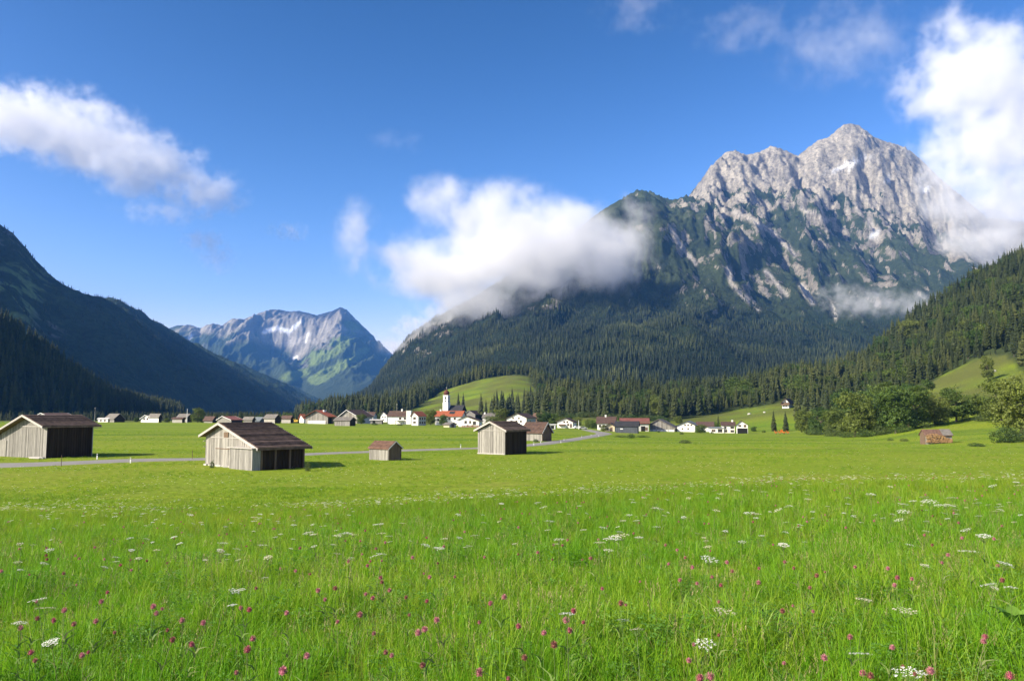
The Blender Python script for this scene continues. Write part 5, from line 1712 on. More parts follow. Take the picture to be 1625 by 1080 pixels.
B('house', 'white house with dark windows and low gable right of the church, orange fence before it', 'house', (760, 677.6), 728, 667.5, (740, 660.3), a=12, r=765, e2=665.5, wall=M_plaster, roof=M_brown, oe=.7,
  win=[('F', .35, .8, 1.1, 1.2), ('F', .57, .8, .8, 1.2), ('F', .78, .66, 1.4, 1.6), ('F', .45, .25, .8, .6), ('F', .68, .25, .8, .5)])
B('house', 'white gabled house with brown roof beside the tall green tree, above the square barn', 'house', (835.4, 677), 804, 662.5, (820.5, 655.8), a=22, r=850, e2=664, wall=M_plaster, side=M_plaster_g, roof=M_brown, oe=.8, og=.8,
  win=[('F', .33, .95, .8, .9), ('F', .62, .95, .8, .9), ('F', .25, .6, 1, 1), ('F', .5, .6, 1, 1), ('F', .72, .6, 1, 1), ('S', .4, .6, 1, 1)])
B('house', 'small house with brown red roof between white gabled house and brown barn', 'house', (857, 673.5), 846, 662, (858.5, 655.8), a=22, r=861, t='S', wall=MW_mid, side=MW_shaded, roof=M_rustor)
B('house', 'white house with balcony and tiny square windows by the road bend', 'house', (909, 679.3), 884, 669, (897, 663.5), a=14, r=914, e2=668.5, wall=M_plaster, roof=M_brown, trim=M_brown, oe=.7, og=.6,
  win=[('F', .45, .98, .8, .8), ('F', .65, .98, .8, .8), ('F', .7, .55, .9, 1), ('F', .32, .42, 3.2, .7, 'balcony'), ('F', .88, .4, 1, 1.9, 'door')])
B('carport', 'low white carport at the left of the white house by the road bend', 'carport', (881, 680.5), 873.5, 674, (None, 673), a=8, L=4, t='S', wall=M_plaster, roof=M_plaster_g, oe=.3, win=[('F', .4, .45, 1.5, 1.4, 'opening')])
B('house', 'white house with tall brown tiled roof and a white chimney at the road end', 'house', (976, 682.8), 947, 671, (None, 661.3), a=10, L=9, t='S', wall=M_plaster, roof=M_brown, chim=[(.45, .5, .5)], win=[('F', .15, .6, 1, 1.2), ('F', .35, .6, 1, 1.2)])
B('shed', 'cream coloured gabled shed before the tall brown roof', 'shed', (975.5, 684.5), 959.3, 676, (967, 671.8), a=10, r=978, e2=676, wall=M_cream, roof=M_brown, oe=.8, og=.8, win=[('F', .25, .5, .9, .9), ('F', .65, .45, 1.0, 1.8, 'door')])
B('barn', 'long barn with dull red roof and a dark door behind the dark grey shed', 'barn', (1029.5, 684.3), 984, 670.8, (None, 663.6), a=8, L=11, t='S', wall=M_plaster_g, roof=M_dred, oe=.8,
  win=[('F', .8, .30, 2.0, 2.6, 'opening'), ('F', .5, 1.0, 14, 1.2, 'band'), ('F', .92, .3, 1.2, 1.6, 'door')])
Ts, q = B('shed', 'dark blue grey board shed with black roof and a small white sign', 'shed', (1012, 687.3), 976, 676, (None, 668.6), a=12, L=8, t='S', wall=MW_slate, roof=M_dkroof, oe=.4, boards=.7)
box('sign', M_white, Ts, (-q['W'] * .73, -.09, q['hr'] * .62), (1.1, .04, .35))
Tb, q = B('barn', 'grey board barn with lopsided gable and whitewashed base', 'barn', (1071, 684.8), 1029.5, 678.8, (1043.6, 665.3), a=17, r=1075, e2=673, wall=MW_grey, roof=M_grroof, trim=M_grroof, boards=.7,
          win=[('F', .5, .17, 11.8, 1.4, 'plinth')])
for fx in (.1, .27, .42, .57, .75): box('small_window', M_black, Tb, (-q['W'] * (1 - fx), -.11, .62), (.5, .05, .4))
B('house', 'white longhouse with blue grey roof right of the lopsided grey barn', 'house', (1103, 685.2), 1073, 674, (1088, 668.5), a=18, r=1107, e2=675, wall=M_plaster, roof=M_blroof, trim=M_dkroof, oe=.9, og=.6,
  win=[('F', .45, .98, .7, .7), ('F', .62, .98, .7, .7), ('F', .8, .98, .7, .7), ('F', .62, .45, .7, .7), ('F', .3, .45, .7, .7)])
B('house', 'brown roofed house mostly behind the dark tree between the white houses', 'house', (1132, 684.8), 1105, 676, (None, 669.2), a=12, L=8, t='S', wall=M_plaster, roof=M_brown)
B('garage', 'low white annex with flat grey roof and dark windows', 'garage', (1149, 686.8), 1124.5, 679.3, (None, 677.6), a=12, L=6, t='S', wall=M_plaster, roof=M_blroof, oe=.3, win=[('F', .2, .5, .9, 1.0), ('F', .32, .5, .9, 1.0), ('F', .72, .5, 2.0, 1.5)])
B('house', 'white two storey house with brown roof joined to the dark carport wing', 'house', (1166, 686.8), 1144, 674.8, (None, 669.2), a=13, L=8, t='S', wall=M_plaster, roof=M_brown, chim=[(.85, .5, .4)],
  win=[('F', .25, .72, 1, 1), ('F', .8, .72, 1.6, 1), ('F', .28, .25, 1.4, 1), ('F', .8, .25, 1.6, 1)])
B('house', 'gabled white wing with a wide dark carport opening at the right end of the village', 'house', (1187, 687.4), 1166.5, 674.3, (1174, 667.8), a=16, r=1191, e2=674.3, wall=M_plaster, side=M_plaster_g, roof=M_brown, oe=.9, og=.5,
  win=[('F', .52, .28, 4.6, 2.7, 'opening'), ('F', .3, .92, 1.2, .8), ('F', .75, .9, 1.2, 1.2, 'door')])
B('chalet', 'white and brown chalet on the slope above the two lone spruces', 'chalet', (1252, 647.5), 1239.8, 638, (1245.5, 632), a=30, r=1257, e2=638.5, wall=M_plaster, side=M_plaster_g, roof=M_brown, trim=M_brown, oe=.9, og=1.0,
  win=[('F', .5, .78, 5.2, 1.4, 'band'), ('F', .5, .52, 5.0, .7, 'balcony'), ('F', .25, .35, .8, .9), ('F', .6, .35, .8, .9), ('F', .5, 1.1, .9, .8)])

# ---- fence, excavator, tedder, poles, cars
def hbox(nm, mat, T, lst):
    m_ = MB()
    for c_, d_ in lst: m_.box(c_, d_)
    return m_.make(nm, mat, T)


fx0, fy0, fz0 = at(733, 678.3); fx1, fy1, fz1 = at(762, 678.6)
Tf = empty('fence', (fx0, fy0, fz0), math.atan2(fy1 - fy0, fx1 - fx0), 'low orange brown wooden fence before the white house right of the church', 'fence')
fl_ = math.hypot(fx1 - fx0, fy1 - fy0)
for i in range(8): box('post', M_orange, Tf, (fl_ * i / 7, 0, .4), (.14, .14, 1.1))
for zz in (.25, .55, .85): box('rail', M_orange, Tf, (fl_ / 2, -.09, zz), (fl_, .04, .2))


def machine(px, row, kind, label):
    x, y, z = at(px, row)
    if kind == 'exc':
        T = empty('excavator', (x, y, z), R(-15), label, 'excavator')
        hbox('track', M_black, T, [((0, -.8, .35), (2.6, .45, .7)), ((0, .8, .35), (2.6, .45, .7))])
        hbox('body', M_yellow, T, [((.2, 0, 1.1), (2.2, 1.8, .8)), ((.9, 0, 1.6), (.8, 1.7, .4))])
        c_ = hbox('cab', M_yellow, T, [((-.45, -.45, 1.95), (1.0, .9, .9)), ((-.45, -.45, 2.45), (1.1, 1.0, .1))])
        hbox('cab_window', M_pane, c_, [((-.45, -.91, 2.0), (.8, .03, .6)), ((-.96, -.45, 2.0), (.03, .7, .6))])
        a_ = box('boom', M_yellow, T, (-1.9, .3, 2.2), (2.3, .25, .35), (0, R(28), 0)); b_ = box('arm', M_yellow, T, (-3.1, .3, 1.75), (.25, .22, 1.9), (0, R(15), 0))
        hbox('bucket', M_metal, T, [((-3.3, .3, .6), (.7, .8, .08)), ((-3.6, .3, .85), (.08, .8, .5)), ((-3.3, -.1, .85), (.7, .05, .5)), ((-3.3, .7, .85), (.7, .05, .5))])
    else:
        T = empty('hay_tedder', (x, y, z), R(5), label, 'farm machine')
        hbox('beam', M_orange, T, [((0, 0, .95), (6.4, .25, .25)), ((0, -1.2, .8), (.2, 2.4, .2)), ((0, .4, 1.4), (.9, .3, .9))])
        for i in range(4):
            X = -2.7 + i * 1.8
            r_ = hbox('rotor', M_orange, T, [((X, 0, .55), (.3, .3, .6)), ((X, 0, .5), (1.5, .08, .08)), ((X, 0, .5), (.08, 1.5, .08)), ((X - .6, 0, 1.2), (.1, .1, .9))])
            hbox('tine', M_metal, r_, [((X + dx, dy, .3), (.05, .05, .4)) for dx, dy in ((.75, 0), (-.75, 0), (0, .75), (0, -.75))])
            m_ = MB(); m_.box((X, -.1, .2), (.16, .5, .4)); m_.make('wheel', M_black, T)
    return T


machine(470, 670.8, 'exc', 'yellow excavator parked left of the little orange roofed house')
machine(1241, 688.3, 'ted', 'orange hay tedder left on the field edge by the two lone spruces')


def car(px, row, label, rz, mat):
    x, y, z = at(px, row)
    T = empty('parked_car', (x, y, z), rz, label, 'car')
    m_ = MB()
    prof = [(-2.1, .35), (2.1, .35), (2.15, .75), (1.3, .9), (.7, 1.42), (-1.3, 1.45), (-2.0, .95)]
    m_.quadprism([(p, z_) for p, z_ in prof], -.85, .85, 'F')
    m_.make('body', mat, T)
    hbox('side_window', M_pane, T, [((-.35, -.857, 1.15), (1.7, .02, .35)), ((-.35, .857, 1.15), (1.7, .02, .35))])
    for X in (-1.3, 1.35):
        for Y in (-.8, .8):
            w_ = MB(); w_.lathe([(.001, -.1), (.33, -.1), (.33, .1), (.001, .1)], 14); o = w_.make('wheel', M_black, T); o.location = (X, Y, .33); o.rotation_euler = (R(90), 0, 0)
    return T


car(917, 680.2, 'white car parked by the pole right of the house at the road bend', R(8), M_white)
car(925, 681.0, 'silver white car parked beside the white one at the road bend', R(12), M_plaster_g)


def pole(px, row, top, label, r=.09, mat=None, name='utility_pole', cat='pole', arm=True, group=None):
    x, y, z = at(px, row)
    h = zat(top, y) - z
    T = empty(name, (x, y, z), R(-20), label, cat, group)
    m_ = MB(); m_.lathe([(r * 1.3, -.3), (r, h * .6), (r * .8, h), (.001, h)], 8); m_.make('shaft', mat or MW_grey, T)
    if arm: box('crossarm', mat or MW_grey, T, (0, 0, h - .35), (1.2, .08, .1))
    return T


pole(150, 669.8, 646, 'thin utility pole at the far field edge right of the left barn', r=.10)
pole(296.5, 670.6, 648, 'thin white pole in front of the dark far hut left of the lone tree', r=.12, mat=M_white, arm=False)
pole(918.4, 680.5, 666.5, 'short white pole beside the white car', r=.12, mat=M_white, arm=False)
pole(848.5, 676, 664, 'short white mast right of the white gabled house', r=.10, mat=M_white, arm=False)
pole(629.5, 667.5, 640, 'mast at the dark wood above the white houses', r=.14, mat=M_metal)

# bench and stones
x, y, z = at(1497, 667.5)
T = empty('bench', (x, y, z), R(10), 'small wooden bench in the shade between two broadleaf trees', 'bench')
hbox('seat', MW_grey, T, [((0, 0, .5), (1.8, .4, .06))]); hbox('backrest', MW_grey, T, [((0, .2, .85), (1.8, .05, .3))])
for X in (-.8, .8): hbox('leg', MW_grey, T, [((X, 0, .22), (.1, .35, .5)), ((X, .2, .6), (.08, .06, .8))])
for px, row, s_, lb in ((1577, 590, 1.3, 'white boulder beside the solitary tree on the hillside pasture'), (1189, 657.5, 1.2, 'pale boulder on the yellowish slope above the white wing'), (1213, 654.5, .9, 'small pale boulder at the upper wood edge left of the chalet')):
    x, y, z = at(px, row)
    bm_ = bmesh.new(); bmesh.ops.create_icosphere(bm_, subdivisions=2, radius=s_)
    for v_ in bm_.verts: v_.co *= random.uniform(.8, 1.15); v_.co.z *= .6
    me = bpy.data.meshes.new('boulder'); bm_.to_mesh(me); bm_.free(); me.materials.append(M_stone)
    tag(mobj('boulder', me, None, (x, y, z + .2)), lb, 'boulder')

# stacked timber at the left barn
x, y, z = at(56, 728)
T = empty('timber_pile', (x, y, z), R(-25), 'pale timber lying before the front of the left barn', 'timber')
for i in range(5): box('plank', M_trim, T, (random.uniform(-.2, .2), i * .16, .1 + .09 * (i % 2)), (2.2 + random.uniform(-.4, .4), .14, .1), (0, 0, R(random.uniform(-5, 5))))

# ------------------------------------------------------------------ road
RD = [(-60, 739.5, 10), (20, 738, 9), (80, 736, 8), (140, 733.5, 7), (200, 731, 7), (260, 729.5, 6), (330, 728.3, 5), (420, 724.5, 4.6), (500, 720.3, 4.6), (570, 717.6, 4.4), (640, 714.8, 4.2), (700, 713, 4.0), (745, 711.6, 4.0), (800, 709.6, 4.0), (845, 706, 4.2), (880, 701.5, 4.4), (910, 697.2, 4.6), (935, 692.8, 5.2), (955, 689.3, 6),
      (958, 687.2, 7), (948, 685.2, 7), (938, 683.3, 6.5), (930, 681.6, 6)]
pts = [at(p[0], p[1]) for p in RD]


def smooth_path(pts, k=14):
    out = []
    n = len(pts)
    for i in range(n - 1):
        p0 = Vector(pts[max(i - 1, 0)]); p1 = Vector(pts[i]); p2 = Vector(pts[i + 1]); p3 = Vector(pts[min(i + 2, n - 1)])
        for j in range(k):
            t = j / k
            out.append(.5 * ((2 * p1) + (-p0 + p2) * t + (2 * p0 - 5 * p1 + 4 * p2 - p3) * t * t + (-p0 + 3 * p1 - 3 * p2 + p3) * t ** 3))
    out.append(Vector(pts[-1]))
    return out


def ribbon(name, path, wid, lift, mat, edge=0.0, ncross=7):
    v, f = [], []
    for i, p in enumerate(path):
        d = path[min(i + 1, len(path) - 1)] - path[max(i - 1, 0)]
        d.z = 0; d.normalize(); nrm = Vector((-d.y, d.x, 0))
        w = wid(i)
        zs = []
        for j in range(ncross):
            s_ = (j / (ncross - 1) - .5) * w
            q_ = p + nrm * (s_ + (edge * random.uniform(-1, 1) if j in (0, ncross - 1) else 0))
            zs.append((q_.x, q_.y))
        zz = G(np.array([a[0] for a in zs]), np.array([a[1] for a in zs]))
        zm = float(np.max(zz))
        for j, (a, b) in enumerate(zs):
            e_ = -.25 if j in (0, ncross - 1) else lift
            v.append((a, b, max(zz[j], zm - .08) + e_ if e_ > 0 else zz[j] - .1))
    for i in range(len(path) - 1):
        for j in range(ncross - 1):
            f.append((i * ncross + j, i * ncross + j + 1, (i + 1) * ncross + j + 1, (i + 1) * ncross + j))
    return mobj(name, mesh(name, v, f, mat, True))


path = smooth_path(pts)
wk = [p[2] for p in RD]
M_road = simple_mat('asphalt', (.25, .235, .21), var=.12, nscale=.8, coord='Object', objvar=0)
rd = ribbon('road', path, lambda i: float(np.interp(i / 14, range(len(wk)), wk)), .10, M_road)
tag(rd, None, None, None, 'structure')
# delineator posts
_mdp = MB(); _mdp.quadprism([(-.07, 0), (.07, 0), (.07, .95), (-.07, 1.0)], -.04, .04, 'F'); _me_post = mesh('post', _mdp.v, _mdp.f, M_white)
_mdp = MB(); _mdp.box((0, 0, .8), (.15, .09, .14)); _me_band = mesh('reflector', _mdp.v, _mdp.f, M_black)
for px, row, s_, lb in ((154, 728.5, 1.1, 'white roadside post at the right end of the left barn'), (207, 734.5, 1.0, 'white roadside post on the near verge between the two left barns'), (731, 710.5, 1, 'white roadside post left of the square upright barn'),
                        (847, 707, 1, 'white roadside post just right of the square upright barn'), (858, 703.5, .9, 'white roadside post below the corner of the brown barn'), (895, 699.5, .9, 'white roadside post in the first bend right of the brown barn'),
                        (890, 702.6, .9, 'white roadside post on the near side before the bend'), (923, 694.4, .9, 'white roadside post before the bend, second from the bend'), (938, 691.3, .9, 'white roadside post nearest the road bend'), (950, 692.5, .9, 'white roadside post on the near side of the bend')):
    x, y, z = at(px, row)
    T = empty('roadside_post', (x, y, z), 0, lb, 'post', 'white roadside posts')
    for nm, me in (('post', _me_post), ('reflector', _me_band)):
        o = mobj(nm, me, T); o.scale = (s_ * .75, s_ * .75, s_ * .62)
for px, row, h, lb in ((97, 740, 1.2, 'thin dark snow pole on the near verge before the left barn'), (305, 728.5, 1.1, 'thin dark snow pole at the road left of the big barn')):
    x, y, z = at(px, row)
    m_ = MB(); m_.lathe([(.035, -.2), (.03, h), (.001, h)], 7)
    o = m_.make('snow_pole', MW_mid, None, loc=(x, y, z)); tag(o, lb, 'pole', 'thin snow poles by the road')

# ------------------------------------------------------------------ meadow grass and flowers
M_grass = leaf_mat('grass_blades', (.110, .310, .012), (.190, .400, .015), (.330, .470, .034), trans=.50, rough=.45, nscale=6.0, vary=.2, patch=.22, pw=.45)
M_clover = leaf_mat('clover_leaves', (.09, .22, .025), (.12, .26, .03), (.15, .28, .035), trans=.3, nscale=20.0, vary=.1)
M_straw = leaf_mat('seed_stalks', (.22, .24, .07), (.30, .27, .10), (.34, .28, .13), trans=.3, nscale=6.0, vary=.1)
M_pinkh = leaf_mat('clover_blossom', (.42, .10, .14), (.55, .22, .26), (.30, .11, .09), trans=.2, nscale=60.0, vary=.3)
M_umbel = leaf_mat('umbel_blossom', (.84, .82, .70), (.88, .87, .80), (.78, .70, .50), trans=.3, nscale=60.0, vary=.12)
M_stem = leaf_mat('flower_stem', (.10, .18, .03), (.12, .19, .04), (.15, .18, .06), trans=.1, nscale=6.0, vary=.1)


def blade(v, f, x, y, h, w, lean, az, tw):
    ca, sa = math.cos(az), math.sin(az)
    px_, py_ = -math.sin(tw), math.cos(tw)
    b = len(v)
    for t, ww in ((0, .8), (.4, 1.0), (.75, .7)):
        d = lean * t * t * h
        zz = h * t * (1 - .25 * lean * t)
        v.append((x + ca * d - px_ * w * ww / 2, y + sa * d - py_ * w * ww / 2, zz))
        v.append((x + ca * d + px_ * w * ww / 2, y + sa * d + py_ * w * ww / 2, zz))
    v.append((x + ca * lean * h, y + sa * lean * h, h * (1 - .25 * lean)))
    f += [(b, b + 1, b + 3, b + 2), (b + 2, b + 3, b + 5, b + 4), (b + 4, b + 5, b + 6)]


def tuft(name, n, rad, h0, h1, w, seed, mat, leanm=.7):
    g = random.Random(seed); v, f = [], []
    for i in range(n):
        a = g.uniform(0, 6.28); r = rad * math.sqrt(g.random())
        blade(v, f, r * math.cos(a), r * math.sin(a), g.uniform(h0, h1), w * g.uniform(.7, 1.3), g.uniform(.05, leanm), g.uniform(0, 6.28), g.uniform(0, 6.28))
    return mesh(name, v, f, mat)


def clover_leaves(seed):
    g = random.Random(seed); v, f = [], []
    for i in range(12):
        a = g.uniform(0, 6.28); r = .10 * math.sqrt(g.random()); x, y = r * math.cos(a), r * math.sin(a); z = g.uniform(.12, .26)
        for k in range(3):
            b = len(v); an = a + k * 2.1; L = g.uniform(.012, .02)
            tz = g.uniform(-.006, .006)
            v += [(x, y, z), (x + math.cos(an - .55) * L, y + math.sin(an - .55) * L, z + tz), (x + math.cos(an) * L * 1.4, y + math.sin(an) * L * 1.4, z + tz * 1.5), (x + math.cos(an + .55) * L, y + math.sin(an + .55) * L, z + .004)]
            f.append((b, b + 1, b + 2, b + 3))
        b = len(v); v += [(x - .001, y, 0), (x + .001, y, 0), (x, y, z)]; f.append((b, b + 1, b + 2))
    return mesh('clover_leaves', v, f, M_clover)


def seed_stalks(seed):
    g = random.Random(seed); v, f = [], []
    for i in range(4):
        x, y = g.uniform(-.06, .06), g.uniform(-.06, .06); az = g.uniform(0, 6.28); h = g.uniform(.38, .58); ln = g.uniform(.1, .35)
        blade(v, f, x, y, h, .0028, ln, az, g.uniform(0, 6.28))
        ex, ey, ez = x + math.cos(az) * ln * h, y + math.sin(az) * ln * h, h * (1 - .25 * ln)
        for k in range(7):
            b = len(v); q = k / 7; zz = ez - .09 * q; a2 = g.uniform(0, 6.28); s = .006 + .008 * q
            v += [(ex, ey, zz + .01), (ex + math.cos(a2) * s, ey + math.sin(a2) * s, zz), (ex + math.cos(a2) * s * .4, ey + math.sin(a2 + .5) * s, zz - .012)]
            f.append((b, b + 1, b + 2))
    return mesh('seed_stalks', v, f, M_straw)


def broad_leaves(seed):
    g = random.Random(seed); v, f = [], []
    for i in range(7):
        a = g.uniform(0, 6.28); L = g.uniform(.12, .24); lift = g.uniform(.5, 1.3); ca, sa = math.cos(a), math.sin(a); b = len(v)
        for j in range(5):
            t = j / 4; w = .022 * math.sin(math.pi * min(.08 + t * .95, 1)) + .002
            r = t * L * .7; z = .02 + L * lift * (t - .45 * t * t)
            v += [(ca * r - sa * w, sa * r + ca * w, z + .006), (ca * r, sa * r, z), (ca * r + sa * w, sa * r - ca * w, z + .006)]
        for j in range(4):
            for q in range(2): f.append((b + j * 3 + q, b + j * 3 + q + 1, b + j * 3 + q + 4, b + j * 3 + q + 3))
    return mesh('broad_leaves', v, f, M_clover)


TUF = [tuft('grass_tuft', 26, .09, .14, .36, .0065, 1, M_grass), tuft('grass_tuft', 22, .08, .18, .42, .006, 2, M_grass, .9), tuft('grass_tuft', 28, .10, .10, .30, .007, 3, M_grass, .8), tuft('grass_tuft', 20, .08, .20, .46, .0075, 4, M_grass, .55),
       clover_leaves(5), clover_leaves(6), seed_stalks(7), broad_leaves(8), tuft('dry_grass', 9, .10, .16, .40, .004, 9, M_straw, 1.6)]
TUF_W = np.array([.22, .2, .19, .15, .08, .07, .08, .045, .05])
M_fgrass = leaf_mat('field_grass_blades', (.135, .275, .011), (.215, .350, .015), (.340, .420, .033), trans=.50, rough=.45, nscale=6.0, vary=.2, patch=.14, pw=.5)
BIG = [tuft('grass_clump', 26, .30, .12, .30, .022, 11, M_fgrass, 1.1), tuft('grass_clump', 24, .32, .10, .26, .024, 12, M_fgrass, 1.3), tuft('grass_clump', 22, .30, .14, .34, .020, 13, M_fgrass, 1.0)]
TUF_Y = [tuft('grass_tuft', 26, .09, .14, .36, .0065, 21, M_fgrass), tuft('grass_tuft', 22, .08, .18, .40, .006, 22, M_fgrass, .9), tuft('grass_tuft', 28, .10, .10, .30, .007, 23, M_fgrass, .8)]
gg = np.random.default_rng(77)
roadxy = np.array([(p.x, p.y) for p in path])


def field_pts(y0, y1, s, side=1.06):
    hw = .70 * y1 * side + 1.0
    X, Y = jgrid(-hw, hw, y0, y1, s, gg)
    ok = (np.abs(X) < (.70 * Y * side + 1.0)) & (Y > y0) & (Y < y1)
    return X[ok], Y[ok]


def off_road(X, Y, d=4.6):
    m = np.ones(len(X), bool)
    for (a, b) in roadxy[::3]:
        m &= (X - a) ** 2 + (Y - b) ** 2 > (d if b > 95 else 6.2) ** 2 * .55
    return m


XX, YY, SS = [], [], []
for y0, y1, s, sc_ in ((1.9, 8, .080, 1.0), (8, 15, .115, 1.05), (15, 30, .17, 1.15)):
    X, Y = field_pts(y0, y1, s)
    XX.append(X); YY.append(Y); SS.append(np.full(len(X), sc_))
X, Y, S = np.concatenate(XX), np.concatenate(YY), np.concatenate(SS)
n = len(X)
hmod = .85 + .5 * fbm(X / 1.3, Y / 1.3, 3, 301) + .3 * fbm(X / 5, Y / 5, 2, 305)
S = S * .74 * np.clip(hmod, .5, 1.3) * gg.uniform(.8, 1.15, n)
idx = gg.choice(len(TUF), n, p=TUF_W / TUF_W.sum())
clm = fbm(X / .9, Y / .9, 2, 311)
idx = np.where((clm > .22) & (gg.random(n) < .5), gg.integers(4, 6, n), idx)
far_ = gg.random(n) < .92 * sstep(7, 24, Y)
idx = np.where(far_, len(TUF) + gg.integers(0, 3, n), idx)
rot = np.stack([gg.normal(0, .12, n), gg.normal(0, .12, n), gg.uniform(0, 6.28, n)], -1)
scatter('meadow_grass', np.stack([X, Y, G(X, Y) - .01], -1), rot, np.stack([S, S, S], -1), idx, TUF + TUF_Y, 'tall green meadow grass with clover leaves in the foreground')
XX, YY, SS = [], [], []
for y0, y1, s, sc_ in ((28, 60, .42, .9), (60, 125, .80, .85), (125, 260, 1.9, 1.1)):
    X, Y = field_pts(y0, y1, s)
    if y0 >= 60:
        k = off_road(X, Y); X, Y = X[k], Y[k]
    XX.append(X); YY.append(Y); SS.append(np.full(len(X), sc_))
X, Y, S = np.concatenate(XX), np.concatenate(YY), np.concatenate(SS)
n = len(X)
S = S * np.clip(.8 + .8 * fbm(X / 8, Y / 8, 3, 321), .4, 1.4) * gg.uniform(.7, 1.2, n)
rot = np.stack([gg.normal(0, .1, n), gg.normal(0, .1, n), gg.uniform(0, 6.28, n)], -1)
scatter('field_grass', np.stack([X, Y, G(X, Y) - .02], -1), rot, np.stack([S, S, S * .75], -1), gg.integers(0, 3, n), BIG, 'short mown grass tufts on the flat valley field')


# flower heads
def head_clover(seed):
    g = random.Random(seed); v, f = [], []
    for i in range(46):
        a = i * 2.39996; t = (i + .5) / 46; z = 1 - 1.75 * t; r = math.sqrt(max(0, 1 - z * z))
        d = Vector((r * math.cos(a), r * math.sin(a), z)); s = Vector((-d.y, d.x, 0)).normalized() if r > .05 else Vector((1, 0, 0))
        up_ = d.cross(s)
        base = d * .007; tip = d * g.uniform(.0135, .0175) + Vector((0, 0, .003))
        b = len(v); w = .0022
        v += [base - s * w, base + s * w, tip + s * w * .9, tip + up_ * .0015, tip - s * w * .9]
        f.append((b, b + 1, b + 2, b + 3, b + 4))
    b = len(v)
    k = 8
    for z, r in ((-.008, .004), (0, .009), (.008, .006)):
        for q in range(k):
            a = 2 * math.pi * q / k; v.append((r * math.cos(a), r * math.sin(a), z))
    for j in range(2):
        for q in range(k): f.append((b + j * k + q, b + j * k + (q + 1) % k, b + (j + 1) * k + (q + 1) % k, b + (j + 1) * k + q))
    return mesh('blossom', v, f, M_pinkh)


def head_umbel(seed, R_=.045):
    g = random.Random(seed); v, f = [], []
    for i in range(17):
        a = i * 2.39996; r = R_ * math.sqrt((i + .5) / 17); cx, cy2 = r * math.cos(a), r * math.sin(a); cz = .006 * math.cos(r / R_ * 1.5) + g.uniform(-.002, .002)
        for k in range(9):
            b = len(v); x = cx + g.gauss(0, .0045); y = cy2 + g.gauss(0, .0045); z = cz + g.uniform(-.002, .003); s = g.uniform(.0020, .0036); an = g.uniform(0, 3.1)
            tz = g.uniform(-.5, .5) * s
            v += [(x + s * math.cos(an), y + s * math.sin(an), z + tz), (x - s * math.sin(an), y + s * math.cos(an), z), (x - s * math.cos(an), y - s * math.sin(an), z - tz), (x + s * math.sin(an), y - s * math.cos(an), z)]
            f.append((b, b + 1, b + 2, b + 3))
    return mesh('umbel', v, f, M_umbel)


def stem_mesh(h, rays=0, R_=.045, leaves=2, r=.0015, seed=0):
    g = random.Random(seed)
    v, f = [], []

    def tube(p0, p1, r0, r1):
        b = len(v)
        for p, rr_ in ((p0, r0), (p1, r1)):
            for q in range(4):
                a = math.pi / 2 * q; v.append((p[0] + rr_ * math.cos(a), p[1] + rr_ * math.sin(a), p[2]))
        for q in range(4): f.append((b + q, b + (q + 1) % 4, b + 4 + (q + 1) % 4, b + 4 + q))
    m_ = (g.uniform(-.02, .02), g.uniform(-.02, .02), -h * .5)
    tube((0, 0, -h), m_, r * 1.3, r); tube(m_, (0, 0, -.03 if rays else -.006), r, r * .8)
    for i in range(rays):
        a = i * 2.39996; rr_ = R_ * math.sqrt((i + .5) / rays)
        tube((0, 0, -.032), (rr_ * math.cos(a), rr_ * math.sin(a), 0), r * .4, r * .3)
    for i in range(leaves):
        a = g.uniform(0, 6.28); z = -h * g.uniform(.2, .7)
        blade(v, f, 0, 0, .07, .012, 1.2, a, a + 1.57)
        for q in range(7): v[-1 - q] = (v[-1 - q][0], v[-1 - q][1], v[-1 - q][2] + z)
    return mesh('stem', v, f, M_stem)


CLH = [head_clover(i) for i in range(3)]
UMH = [head_umbel(i, (.040, .052, .034)[i]) for i in range(3)]
CLS = [stem_mesh(.40, 0, leaves=3, seed=i) for i in range(2)]
UMS = [stem_mesh(.55, 15, (.040, .052, .034)[i], leaves=2, r=.002, seed=5 + i) for i in range(3)]


def flower(kind, x, y, z, s, label, group):
    i = random.randrange(3)
    T = empty('clover_flower' if kind == 'c' else 'umbel_flower', (x, y, z), random.uniform(0, 6.28), label, 'flower', group)
    T.rotation_euler = (random.gauss(0, .14), random.gauss(0, .14), random.uniform(0, 6.28))
    for nm, me in (('blossom' if kind == 'c' else 'umbel', (CLH if kind == 'c' else UMH)[i]), ('stem', (CLS[i % 2] if kind == 'c' else UMS[i]))):
        o = mobj(nm, me, T); o.scale = (s, s, s)
    return T


CL = [(33, 997), (59, 982), (49, 1036), (85, 985), (102, 969), (117, 991), (152, 986), (161, 955), (101, 910), (243, 963), (248, 974), (273, 1016), (289, 985), (304, 1023), (393, 1032), (401, 1014), (455, 973), (395, 968), (469, 906), (505, 937), (532, 934),
      (487, 1041), (449, 1065), (322, 989), (553, 891), (604, 917), (606, 924), (618, 937), (580, 943), (591, 949), (571, 976), (682, 916), (693, 984), (664, 1005), (674, 999), (800, 948), (823, 994), (863, 1005), (879, 1024), (832, 1044), (760, 1068),
      (910, 970), (898, 985), (985, 958), (938, 886), (671, 1056), (1061, 895), (904, 1001), (1296, 914), (1285, 933), (1242, 970), (1349, 1011), (1308, 1044), (1369, 1068), (1381, 1073), (1477, 1065), (1561, 1018), (1603, 1074), (1144, 929), (1130, 916),
      (1245, 892), (1409, 902), (1424, 917), (1420, 929), (1504, 881), (1591, 921), (1467, 849), (1127, 1075), (1111, 1077), (1204, 925), (778, 958), (1079, 921), (1106, 926), (1260, 902), (1357, 900), (1447, 919), (1495, 893), (1563, 1011)]
